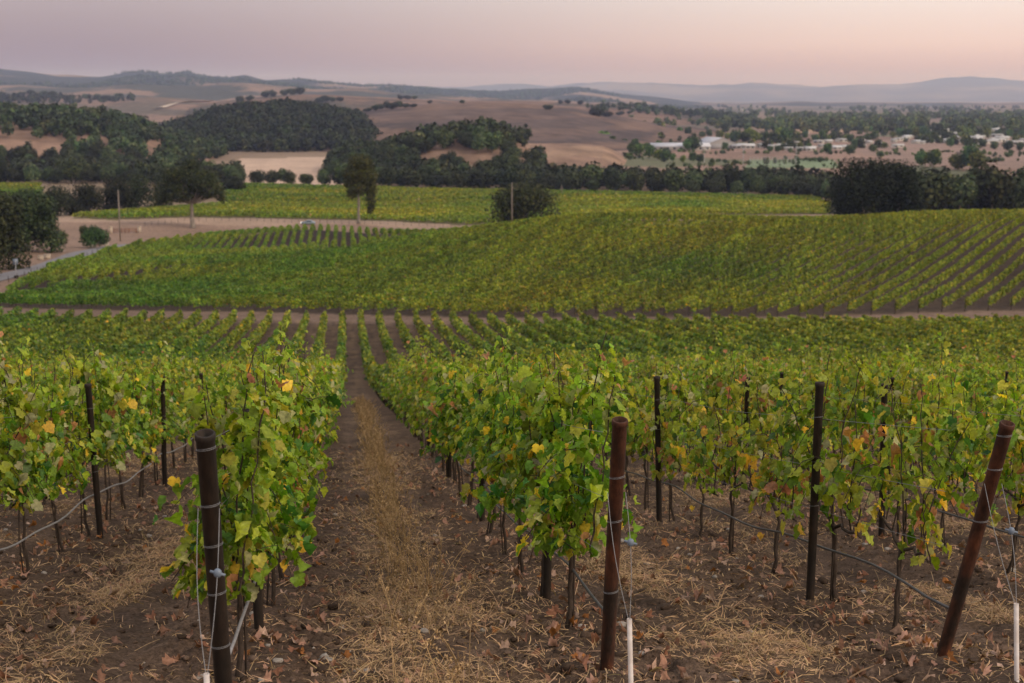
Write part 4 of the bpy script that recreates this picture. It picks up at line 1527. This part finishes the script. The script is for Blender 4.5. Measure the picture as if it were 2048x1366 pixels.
# ================================================================== TOWN
def house(name, u, vb, wpx, hpx, label, roof=(.36, .37, .41), wallc=(.46, .43, .42), dep=9., rot=0., group=None, cat="house", win=0, pitch=.28):
    h = hit(u, vb, 700)
    if h is None:
        return None
    Y = h[1]
    zz = h[2] + 2.5 * float(fbm(np.array([h[0] / 260]), np.array([Y / 260]), 5, 3)[0]) * float(sstep(900, 1300, Y))
    m = (Y * CP - h[2] * SP) / F
    W, H = wpx * m, max(2.6, hpx * m)
    e = empty(name, (h[0], Y, zz), rot)
    tag(e, label, cat, group)
    wh = H * (1 - pitch)
    g = Geo(); g.box((-W / 2, 0, -1), (W / 2, dep, wh), wallc)
    if H > 3:
        g.add([(-W / 2, 0, wh), (-W / 2, dep, wh), (-W / 2, dep / 2, H - .1), (W / 2, 0, wh), (W / 2, dep, wh), (W / 2, dep / 2, H - .1)], [(0, 2, 1), (3, 4, 5)], wallc)
    g.build("wall", M_wall, e)
    o = .5
    g = Geo()
    t = .18
    V = []
    for s in (-1, 1):
        x = s * (W / 2 + o)
        V += [(x, -o, wh - .1), (x, dep / 2, H), (x, dep + o, wh - .1), (x, -o, wh - .1 + t), (x, dep / 2, H + t), (x, dep + o, wh - .1 + t)]
    g.add(V, [(0, 6, 7, 1), (1, 7, 8, 2), (3, 4, 10, 9), (4, 5, 11, 10), (0, 3, 9, 6), (2, 8, 11, 5), (0, 1, 4, 3), (1, 2, 5, 4), (6, 9, 10, 7), (7, 10, 11, 8)], roof)
    g.build("roof", M_roof, e)
    for k in range(win):
        x = -W / 2 + W * (k + .5) / win
        g = Geo(); g.box((x - min(1.1, W / win * .3), -.08, wh * .35), (x + min(1.1, W / win * .3), .05, wh * .8))
        g.build("window", M_glass, e)
    return e


house("school_building", 1362, 302, 118, 14, "long low pale school building with bluish sheet roof in the town", (.50, .52, .60), (.40, .38, .37), 22, 0, cat="building", win=9, pitch=.45)
house("school_hall", 1400, 298, 70, 22, "tall gabled hall with bluish sheet roof behind the long school", (.40, .42, .50), (.30, .30, .32), 26, R(-72), cat="building", win=4, pitch=.55)
house("school_wing", 1487, 299, 46, 10, "low flat wing at the right end of the school", (.44, .45, .50), (.36, .34, .34), 14, 0, cat="building", win=5, pitch=.4)
HL = [(1312, 297, 14, 8), (1530, 297, 22, 9), (1548, 300, 20, 10), (1566, 297, 18, 9), (1577, 302, 16, 7), (1598, 296, 10, 7), (1646, 297, 14, 5), (1668, 299, 10, 5), (1690, 298, 16, 5), (1724, 297, 14, 6), (1250, 297, 16, 7), (1232, 261, 14, 5),
      (1796, 253, 10, 5), (1832, 247, 16, 8), (1850, 250, 12, 8), (1905, 285, 20, 7), (1928, 288, 18, 8), (1950, 283, 26, 9), (1976, 290, 24, 9), (2004, 284, 26, 10), (2024, 292, 24, 10), (2042, 287, 20, 9), (1960, 268, 18, 7), (1990, 262, 16, 6), (2030, 266, 18, 6),
      (1640, 262, 8, 4), (1610, 268, 8, 4), (1742, 290, 10, 5), (1486, 223, 6, 5), (1882, 262, 14, 6), (1700, 251, 9, 4)]
rh = np.random.default_rng(222)
for k in range(56):
    u = rh.uniform(1520, 2045) if k % 3 else rh.uniform(1800, 2045)
    HL.append((u, rh.uniform(283, 303) if u < 1760 else rh.uniform(262, 297), rh.uniform(9, 22), rh.uniform(5, 8)))
adj = ["pale gabled", "white roofed", "grey", "low cream", "whitish", "bluish grey"]
for k, (u, v, w, h_) in enumerate(HL):
    c = r.uniform(.36, .72); rc = r.uniform(.28, .58)
    where = "beside the school" if u < 1600 else "in the open middle of town" if u < 1760 else "among the right-hand trees" if v > 258 else "far out on the plain"
    house("house", u, v, w, h_ * .9, "%s house %s, %s from its left end" % (adj[k % 6], where, nth(k + 1)), (rc, rc * 1.01, rc * 1.08), (c, c * .96, c * .93), 8, r.uniform(-.5, .5), "small houses of the town", win=2 if w > 17 else 0)
# lit lamps and light poles
for (u, v0, v1, lab, lit) in [(1421, 299, 287, "short lamp post with a bright lit lamp before the school hall", 1), (1486, 338, 290, "tall light pole of the sports field near the school", 0), (1592, 336, 283, "tall light pole at the far corner of the sports field", 0),
                              (1408, 336, 297, "thin light pole before the school trees", 0), (1902, 276, 267, "lamp post with a small orange light among the right houses", 2)]:
    h = hit(u, v0, 640)
    m = (h[1] * CP - h[2] * SP) / F
    H = (v0 - v1) * m
    e = empty("lamp_post", h)
    tag(e, lab, "lamp post")
    g = Geo(); g.tube([(0, 0, -1), (0, 0, H * .5), (0, 0, H)], [.2, .16, .12], 8)
    g.build("pole", M_pole, e)
    g = Geo()
    if lit:
        V, Fs = ICO2
        g.add(V * (.5 if lit == 1 else .4) + np.array([0, -.3, H]), Fs)
        g.build("lamp", mat_emit("lit_lamp_white", (1, .96, .92), 2.6) if lit == 1 else mat_emit("lit_lamp_orange", (1, .45, .15), 3), e)
    else:
        g.box((-1.6, -.2, H - .9), (1.6, .2, H)); g.build("lamp_bank", M_pole, e)
h0, h1 = hit(1500, 334, 640), hit(1590, 334, 640)
e = empty("field_fence", h0); tag(e, "high net fence beside the green sports field", "fence")
g = Geo()
dx = h1 - h0
for k in range(13):
    q = dx * k / 12
    g.tube([q, q + (0, 0, 6)], .09, 5)
for zz in (1.5, 3., 4.5, 6.):
    g.tube([(0, 0, zz), dx / 2 + (0, 0, zz), dx + (0, 0, zz)], .06, 4)
g.build("fence_frame", M_pole, e)
# town trees
k = 0
rt = np.random.default_rng(97)
TT = [(1205, 288, 2.0), (1225, 292, 1.4), (1248, 292, 1.5), (1270, 300, 1.5), (1295, 302, 1.4), (1318, 296, 1.3), (1322, 281, 1.2), (1388, 302, 1.9), (1376, 302, 1.6), (1360, 272, 1.4), (1376, 274, 1.2), (1440, 281, 1.3), (1455, 281, 1.2), (1470, 286, 1.5), (1488, 286, 1.6), (1500, 285, 2.), (1512, 286, 1.8), (1528, 285, 1.5), (1545, 288, 1.6),
      (1560, 287, 1.9), (1572, 288, 1.7), (1500, 294, 1.), (1526, 296, 1.), (1610, 280, 1.2), (1630, 283, 1.3), (1645, 283, 1.5), (1655, 283, 1.4), (1690, 286, 1.5), (1700, 288, 1.2), (1715, 297, 1.7), (1708, 298, 1.4), (1600, 300, 1.2), (1618, 300, 1.2), (1736, 282, 1.5), (1748, 283, 1.5), (1722, 284, 1.2),
      (1850, 333, 1.7), (1866, 335, 1.9), (1840, 333, 1.4), (1925, 338, 2.2), (1940, 341, 2.4), (1910, 340, 1.8), (1955, 342, 1.9), (1280, 312, 1.5), (1262, 310, 1.4), (1300, 318, 1.5), (1315, 320, 1.4), (1330, 325, 1.5), (1350, 300, 1.1), (1450, 303, 1.), (1540, 305, .9), (1555, 306, .9), (1655, 311, 1.2), (1700, 312, 1.2), (1760, 316, 1.1), (1745, 305, 1.), (1640, 325, .9),
      (1365, 326, 1.0), (1385, 326, 1.1), (1400, 328, 1.0), (1345, 324, 1.0), (1785, 276, 1.6), (1800, 276, 1.8), (1815, 277, 1.8), (1830, 276, 1.7), (1845, 277, 1.8), (1860, 278, 1.8), (1875, 278, 1.6), (1890, 279, 1.5), (1770, 272, 1.6), (1755, 268, 1.6), (1740, 266, 1.5), (1900, 296, 1.2), (1935, 296, 1.2), (1965, 298, 1.2), (1990, 300, 1.3), (2015, 302, 1.3), (2040, 302, 1.4),
      (1920, 275, 1.4), (1945, 274, 1.5), (1975, 276, 1.5), (1995, 274, 1.4), (2020, 276, 1.5), (2045, 276, 1.4), (1190, 290, 1.6), (1180, 287, 1.3), (1240, 282, 1.1), (1260, 284, 1.1), (1280, 284, 1.1), (1300, 284, 1.), (1405, 276, 1.1), (1418, 275, 1.1)]
for (u, v, s) in TT:
    h = hit(u, v, 640)
    if h is None:
        continue
    where = "beside the school" if u < 1600 else "in the open middle of the town" if u < 1760 else "near the right houses of the town"
    put_oak(h, s * rt.uniform(.62, .8) * (1.25 if v < 292 and 1340 < u < 1600 else 1), rt, "town_tree", OAKB, "leafy garden tree standing %s" % where, "garden trees %s" % where, "tree")
    k += 1
pts = []
for _ in range(9000):
    u, Y = rt.uniform(1470, 2120), rt.uniform(1180, 1900)
    x = (u - 1024) / F * Y
    if float(fbm(np.array([x / 55]), np.array([Y / 120]), 83, 3)[0]) > .25 and len(pts) < 240:
        pts.append((x, Y, float(ground(x, Y)) - .3))
wood("town_grove", pts, rt, "irregular groves of mixed trees between the houses of the town", .5, 1.15, (2.0, 2.1, 1.5), "trees")
# low dark scrub over the bank below the town
pts = []
while len(pts) < 240:
    u, v = rt.uniform(1230, 2080), rt.uniform(302, 334)
    h = hit(u, v, 640)
    if float(fbm(np.array([h[0] / 40]), np.array([h[1] / 40]), 77, 3)[0]) > .08:
        pts.append(h - (0, 0, .2))
wood("bank_scrub", pts, rt, "low scrub on the reddish bank below the town", .18, .42, (1.5, 1.5, 1.2), "scrub")


# ================================================================== ROADS
def strip(name, pts, w, mat, label, kind="structure", dz=.05, nseg=120, across=6):
    P = np.array(pts, float)
    s = np.concatenate([[0], np.cumsum(np.linalg.norm(np.diff(P[:, :2], axis=0), axis=1))])
    t = np.linspace(0, s[-1], nseg)
    # smooth the corners
    X = np.stack([np.interp(t, s, P[:, d]) for d in range(2)], 1)
    for _ in range(8):
        X[1:-1] = (X[:-2] + X[2:] + 2 * X[1:-1]) / 4
    T = np.gradient(X, axis=0); T /= np.linalg.norm(T, axis=1, keepdims=True)
    Nn = np.stack([-T[:, 1], T[:, 0]], 1)
    k = np.linspace(-.5, .5, across)
    V = X[:, None] + Nn[:, None] * (k * w)[None, :, None]
    z = ground(V[..., 0].ravel(), V[..., 1].ravel()) + dz
    V = np.concatenate([V.reshape(-1, 2), z[:, None]], 1)
    i, j = np.meshgrid(np.arange(nseg - 1), np.arange(across - 1), indexing='ij')
    a = (i * across + j).ravel()
    g = Geo(); g.add(V, np.stack([a, a + 1, a + 1 + across, a + across], 1))
    return tag(g.build(name, mat, smooth=True), label, "road", kind=kind)


rd = [hit(u, v, 150) for (u, v) in [(-120, 585), (-40, 566), (0, 556), (60, 541), (120, 523), (180, 505), (230, 494), (280, 489), (335, 486)]]
strip("road", rd, 5.2, M_road, "grey asphalt road curving along the left edge of the vineyard", dz=.12)
# pale winding road on the far left hill
fz, A, fr_, bk_, Yc_ = HILLS["left_far_tan_hill"]
pr_ = [on_hill(["left_far_tan_hill"], u, v) for (u, v) in [(300, 221), (322, 218), (336, 213), (352, 208), (372, 205.5), (395, 205), (424, 204.5)]]
pr_ = [p for p in pr_ if p is not None]
if len(pr_) > 3:
    g = Geo()
    V = []
    P_ = np.array(pr_)
    for p, hw in zip(P_, np.linspace(26, 12, len(P_))):
        V += [p + (-6, -hw, .8), p + (6, hw, 3.6)]
    n = len(P_)
    g.add(V, [(2 * k, 2 * k + 2, 2 * k + 3, 2 * k + 1) for k in range(n - 1)])
    tag(g.build("track", M_track), "pale winding track climbing the far tan slope", "track", kind="structure")

# ================================================================== YARD: poles, sign, gate, fences, car
def pole(u, vb, vt, Y=None, lab="", rad=.14, arm=False):
    h = hit(u, vb, 150) if Y is None else gp(u, Y)
    H = float(at(u, vt, h[1])[2]) - h[2]
    e = empty("utility_pole", h); tag(e, lab, "pole")
    g = Geo(); g.tube([(0, 0, -1), (0, 0, H * .5), (0, 0, H)], [rad * 1.15, rad, rad * .8], 9); g.build("pole_shaft", M_wood, e, True)
    g = Geo(); g.box((-.09, -.1, H), (.09, .1, H + .14)); g.build("cap", M_pole, e)
    return e


pole(241, 483, 381, None, "tall plain wooden pole on the dirt yard by the road", .19)
pole(1024, 0, 366, 392, "wooden pole standing before the dark rounded oak on the crest", .17)
pole(1123, 0, 370, 560, "small pale pole at the field edge right of the dark rounded oak", .12)
h = hit(33, 557, 150)
e = empty("road_sign", h); tag(e, "blue grey sign board on a thin post beside the asphalt road", "sign")
g = Geo(); g.tube([(0, 0, -.4), (0, 0, 3.2)], .06, 8); g.build("post", M_pole, e)
g = Geo(); g.box((-.42, -.04, 2.35), (.42, .0, 3.35)); g.build("sign_board", M_blue, e)
g = Geo(); g.box((-.35, -.12, .0), (.35, .12, .5)); g.build("base_block", M_darkpost, e)
h0, h1 = hit(222, 467, 200), hit(279, 466, 200)
for p, lab in ((h0, "pale stone gate pillar at the left end of the rail gate"), (h1, "pale stone gate pillar at the right end of the rail gate")):
    g = Geo(); g.box((-.45, -.45, -.4), (.45, .45, 1.75)); g.box((-.55, -.55, 1.752), (.55, .55, 1.9))
    tag(g.build("gate_pillar", M_pale, loc=p), lab, "pillar", "gate pillars")
e = empty("rail_gate", h0); tag(e, "red brown rail gate between the pale stone pillars", "gate")
d_ = h1 - h0
for zz in (.45, .85, 1.25):
    g = Geo(); g.tube([d_ * .09 + (0, 0, zz), d_ * .5 + (0, 0, zz), d_ * .91 + (0, 0, zz)], .085, 6); g.build("rail", M_redwood, e)
for f in (.1, .37, .5, .63, .9):
    g = Geo(); g.tube([d_ * f + (0, 0, -.3), d_ * f + (0, 0, 1.4)], .09, 6); g.build("gate_post", M_redwood, e)


def wire_fence(pxs, lab, n, hgt=1.25, col=M_darkpost):
    P = np.array([hit(u, v, 150) for u, v in pxs])
    s = np.concatenate([[0], np.cumsum(np.linalg.norm(np.diff(P, axis=0), axis=1))])
    e = empty("wire_fence", P[0]); tag(e, lab, "fence")
    Q = np.stack([np.interp(np.linspace(0, s[-1], n), s, P[:, d]) for d in range(2)], 1)
    Z = ground(Q[:, 0], Q[:, 1])
    Q = np.c_[Q, Z] - P[0]
    for q in Q:
        g = Geo(); g.tube([q - (0, 0, .3), q + (0, 0, hgt)], .05, 5); g.build("fence_post", col, e)
    for k, zz in enumerate((.5, 1.1)):
        g = Geo(); g.tube(Q + np.array([0, 0, zz]), .012, 4); g.build("fence_wire", M_wire, e)


wire_fence([(-20, 578), (40, 560), (100, 542), (160, 522), (215, 505)], "thin wire fence between the asphalt road and the hill vineyard", 22)
wire_fence([(290, 452), (380, 444), (480, 441), (600, 447), (700, 449), (830, 452), (950, 456)], "long thin wire fence along the dirt track below the pale green field", 46, 1.3)
for k, (u, v, w, hh) in enumerate([(82, 520, .5, .8), (95, 518, .6, .9), (213, 494, .5, .9)]):
    h = hit(u, v, 150)
    g = Geo(); g.box((-w, -.4, -.2), (w, .4, hh)); g.box((-w - .05, -.45, hh + .002), (w + .05, .45, hh + .08))
    tag(g.build("utility_box", M_pale, loc=h), ["pale box on the verge by the road, the smaller of two", "pale box on the verge by the road, the bigger of two", "pale box beside the trunk of the small round tree"][k], "box", "roadside boxes")

# ---- the car
h = gp(617, 431.)
car = empty("parked_car", h, R(184)); tag(car, "small blue car with lit headlights on the dirt track", "car")
L_, Wd = 4.4, 1.76
prof = [(-2.15, .42), (-2.2, .7), (-2.1, .92), (-1.5, 1.0), (-.85, 1.42), (.35, 1.46), (1.05, 1.02), (1.9, .88), (2.18, .7), (2.2, .42), (1.7, .28), (-1.7, .28)]
g = Geo()
n = len(prof)
rows_ = []
for (w, ins) in ((-.88, .06), (-.82, .0), (.82, .0), (.88, .06)):
    rows_.append([(x * (1 - ins * .1), w * (1 if z < .95 else .84), z - (ins if z > 1.2 else 0)) for x, z in prof])
V = [p for row in rows_ for p in row]
fs = []
for k in range(3):
    for j in range(n):
        fs.append((k * n + j, k * n + (j + 1) % n, (k + 1) * n + (j + 1) % n, (k + 1) * n + j))
g.add(V, fs)
g.F.append(np.array([list(range(n))[::-1]])); g.M.append(np.zeros(1, np.int32))
g.F.append(np.array([list(range(3 * n, 4 * n))])); g.M.append(np.zeros(1, np.int32))
g.build("body", M_car, car)
for s in (-1, 1):
    g = Geo(); y = s * .80
    P4 = [(-1.25, y, 1.02), (-.75, y * .93, 1.36), (.3, y * .93, 1.39), (.88, y, 1.03)]
    g.add([(x, yy + s * .03, zz) for x, yy, zz in P4], [(0, 1, 2, 3)])
    g.build("window", M_glass, car)
    for x in (-1.35, 1.38):
        g = Geo(); th = np.linspace(0, 2 * np.pi, 20, endpoint=False)
        g.tube([(x, s * .66, .33), (x, s * .90, .33)], .33, 18)
        w_ = g.build("wheel", M_tyre, car)
        g = Geo(); g.tube([(x, s * .89, .33), (x, s * .915, .33)], .2, 14); g.build("rim", M_pole, w_)
    g = Geo(); Vi, Fi = ICO2
    g.add(Vi * np.array([.10, .24, .16]) + np.array([2.15, s * .58, .72]), Fi); g.build("headlight", mat_emit("lit_headlight", (1, .95, .88), 3.5), car)
    g = Geo(); g.box((-2.24, s * .58 - .18, .72), (-2.12, s * .58 + .18, .88)); g.build("tail_light", M_tail, car)
g = Geo(); g.add([(1.10, -.66, 1.05), (1.10, .66, 1.05), (.42, .60, 1.42), (.42, -.60, 1.42)], [(0, 1, 2, 3)]); g.build("windscreen", M_glass, car)

# ================================================================== LITTER OF THE NEAR GROUND
rl = np.random.default_rng(123)


def near_xy(n, y0, y1, pw=1.0):
    Y = y0 + (y1 - y0) * rl.random(n) ** pw
    x = rl.uniform(-1, 1, n) * (.43 * Y + .3)
    return x, Y


def blades(name, n, y0, y1, dens, lab, cat):
    x, Y = near_xy(n, y0, y1, 1.35)
    k = rl.random(n) < dens(x, Y)
    x, Y = x[k], Y[k]; n = len(x)
    z = groundm(x, Y) + rl.uniform(.002, .02, n)
    L_ = rl.uniform(.02, .10, n) * np.where(rl.random(n) < .10, 2.2, 1); W_ = rl.uniform(.0009, .0021, n) * (1 + Y / 14)
    a = rl.uniform(0, 2 * np.pi, n); up = np.abs(rl.normal(0, .28, n)); cv = rl.normal(0, .25, n)
    P = []
    for t in (-.5, 0., .5):
        aa = a + cv * t
        P.append(np.stack([x + np.cos(aa) * L_ * t, Y + np.sin(aa) * L_ * t, z + (t + .5) * L_ * up + .012 * (1 - 4 * t * t) * rl.random(n)], 1))
    sd = np.stack([-np.sin(a), np.cos(a), rl.normal(0, .4, n)], 1) * W_[:, None]
    V = np.stack([P[0] - sd, P[0] + sd, P[1] - sd, P[1] + sd, P[2] - sd * .5, P[2] + sd * .5], 1)
    Fq = np.array([(0, 1, 3, 2), (2, 3, 5, 4)])[None] + (np.arange(n) * 6)[:, None, None]
    col = np.array([.46, .305, .178]) * rl.uniform(.45, 1.35, (n, 1)) + rl.normal(0, .012, (n, 3))
    g = Geo(); g.add(V.reshape(-1, 3), Fq.reshape(-1, 4), np.repeat(np.clip(col, .03, .8), 6, 0))
    tag(g.build(name, M_litter), lab, cat, kind="stuff")


def d_straw(x, Y):
    q, i = rowdist(x, Y)
    p = np.exp(-((np.abs(q) - .5) / .25) ** 2)
    return np.clip(p * (.34 + 1.3 * fbm(x * .9, Y * .9, 31, 4) + 1.2 * fbm(q * 3.1 + 7.7 * i, Y * .22, 33, 3)) + .06 + .12 * np.clip(fbm(x * 2.5, Y * 2.5, 37, 3), 0, 1), 0.02, 1)


blades("straw", 420000, 5.6, 27, d_straw, "dry straw lying over the soil between the rows", "straw")

# standing dry grass: a strip along the middle alley and tufts elsewhere
g = Geo()


def stalk(g, p, h, lean, col, r, head=True):
    n = 5
    t = np.linspace(0, 1, n)[:, None]
    P = p + np.array([lean[0], lean[1], 0]) * t ** 1.6 + np.array([0, 0, h]) * (t - .18 * np.hypot(*lean) / max(h, .05) * t ** 2)
    w = .0017 * (1 + p[1] / 16)
    a = r.uniform(0, 6.28)
    sd = np.array([math.cos(a), math.sin(a), 0]) * w
    V = np.stack([P - sd, P + sd], 1).reshape(-1, 3)
    g.add(V, [(2 * k, 2 * k + 1, 2 * k + 3, 2 * k + 2) for k in range(n - 1)], col)
    if head:
        m = int(r.integers(4, 9))
        tt = r.uniform(.72, 1.03, m)
        Q = np.stack([np.interp(tt, t[:, 0], P[:, d]) for d in range(3)], 1) + r.normal(0, .010, (m, 3))
        leaves(g, Q, r.normal(0, 1, (m, 3)), r.normal(0, .5, (m, 3)) + (0, 0, -.6), np.full(m, .020 * (1 + p[1] / 30)), np.tile(col * 1.12, (m, 1)), (np.array([(0, -.5), (.22, 0), (0, .6), (-.22, 0)]), np.array([(0, 1, 2, 3)])), r, .1)


ns = 0
for k in range(330):
    Y = 6.4 + 52 * rl.random() ** 1.25
    if Y < 11 and rl.random() < .60:
        continue
    off = rl.normal(0, .10 if Y > 12 else .16)
    x = .5 * (rowx(1, Y) + rowx(2, Y)) + .05 + off
    if fbm(np.array([Y * .5]), np.array([3.3]), 55, 2)[0] < -.32:
        continue
    z = float(groundm(x, Y))
    big = rl.random() < .5
    for s in range(int(rl.integers(4, 13) if Y > 10 else rl.integers(3, 8))):
        p = np.array([x + rl.normal(0, .07), Y + rl.normal(0, .09), z - .01])
        hgt = rl.uniform(.12, .52 if big else .26)
        stalk(g, p, hgt, rl.normal(0, .35, 2) * hgt, np.array([.44, .30, .165]) * rl.uniform(.6, 1.25), rl, hgt > .2)
        ns += 1
tag(g.build("tall_dry_grass", M_litter), "strip of tall dry oat grass along the middle alley", "dry grass", kind="stuff")
g = Geo()
for k in range(1500):
    Y = 5.8 + 24 * rl.random() ** 1.6
    x = rl.uniform(-1, 1) * (.40 * Y + .3)
    q, i = rowdist(np.array([x]), np.array([Y]))
    pr = .9 * np.exp(-((abs(q[0]) - .5) / .22) ** 2) + .10
    if rl.random() > pr or fbm(np.array([x * .9]), np.array([Y * .9]), 31, 4)[0] < -.08:
        continue
    z = float(groundm(x, Y))
    for s in range(int(rl.integers(6, 16))):
        p = np.array([x + rl.normal(0, .045), Y + rl.normal(0, .05), z - .005])
        hgt = rl.uniform(.03, .13)
        stalk(g, p, hgt, rl.normal(0, .9, 2) * hgt, np.array([.38, .27, .165]) * rl.uniform(.55, 1.25), rl, False)
tag(g.build("dry_grass", M_litter), "short dry grass tufts in the alleys between the rows", "dry grass", kind="stuff")

# fallen vine leaves
n = 6500
x, Y = near_xy(n, 5.6, 30, 1.3)
q, i = rowdist(x, Y)
k = rl.random(n) < .20 + .6 * np.exp(-(np.abs(q) / .28) ** 2)
x, Y = x[k], Y[k]; n = len(x)
pal = np.array([(.30, .165, .115), (.36, .21, .16), (.24, .115, .075), (.42, .29, .23), (.33, .14, .05), (.20, .13, .10)])
col = pal[rl.choice(6, n, p=[.27, .22, .2, .14, .07, .10])] * rl.uniform(.7, 1.2, (n, 1))
g = Geo()
leaves(g, np.stack([x, Y, groundm(x, Y) + rl.uniform(.012, .035, n)], 1), np.stack([rl.normal(0, .55, n), rl.normal(0, .55, n), np.ones(n)], 1), rl.normal(0, 1, (n, 3)) * (1, 1, .2), rl.uniform(.03, .078, n), col, LT_LO, rl, curl=2.4)
tag(g.build("fallen_leaves", M_litter), "dry brown vine leaves fallen on the soil", "fallen leaves", kind="stuff")

# clods and small stones
g = Geo()
n = 11000
x, Y = near_xy(n, 5.4, 22, 1.5)
q, i = rowdist(x, Y)
k = rl.random(n) < .16 + .84 * np.exp(-((np.abs(q) - .20) / .14) ** 2)
x, Y = x[k], Y[k]
z = groundm(x, Y)
for xx, yy, zz in zip(x, Y, z):
    s = .007 + .036 * rl.random() ** 3.2
    V, Fs = ICO2 if s > .018 else ICO
    nz = 1 + rl.normal(0, .13, len(V))
    W_ = V * nz[:, None] * np.array([1, rl.uniform(.7, 1.2), rl.uniform(.45, .8)]) * s
    a = rl.uniform(0, 6.28); c_, s_ = math.cos(a), math.sin(a)
    W_ = np.stack([W_[:, 0] * c_ - W_[:, 1] * s_, W_[:, 0] * s_ + W_[:, 1] * c_, W_[:, 2]], 1)
    g.add(W_ + (xx, yy, zz + s * .15), Fs, np.array([.090, .062, .047]) * rl.uniform(.5, 1.5) if rl.random() > .06 else np.array([.30, .27, .25]))
tag(g.build("soil_clods", M_clod, smooth=True), "dark soil clods and small stones under the vines", "soil clods", kind="stuff")

# ================================================================== HAZE
m, t, n_, l_ = new_mat("haze_air")
o_ = n_("ShaderNodeOutputMaterial"); pv = n_("ShaderNodeVolumePrincipled")
pv.inputs["Color"].default_value = (.355, .425, .71, 1)
pv.inputs["Absorption Color"].default_value = (1, 1, 1, 1)
pv.inputs["Density"].default_value = 1.1e-4
pv.inputs["Anisotropy"].default_value = .3
l_(pv.outputs[0], o_.inputs["Volume"])
g = Geo(); g.box((-14500, -120, -70), (14500, 26500, 390))
tag(g.build("haze", m), "evening haze over the valley", "haze", kind="stuff")
print("done objects", len(bpy.data.objects))
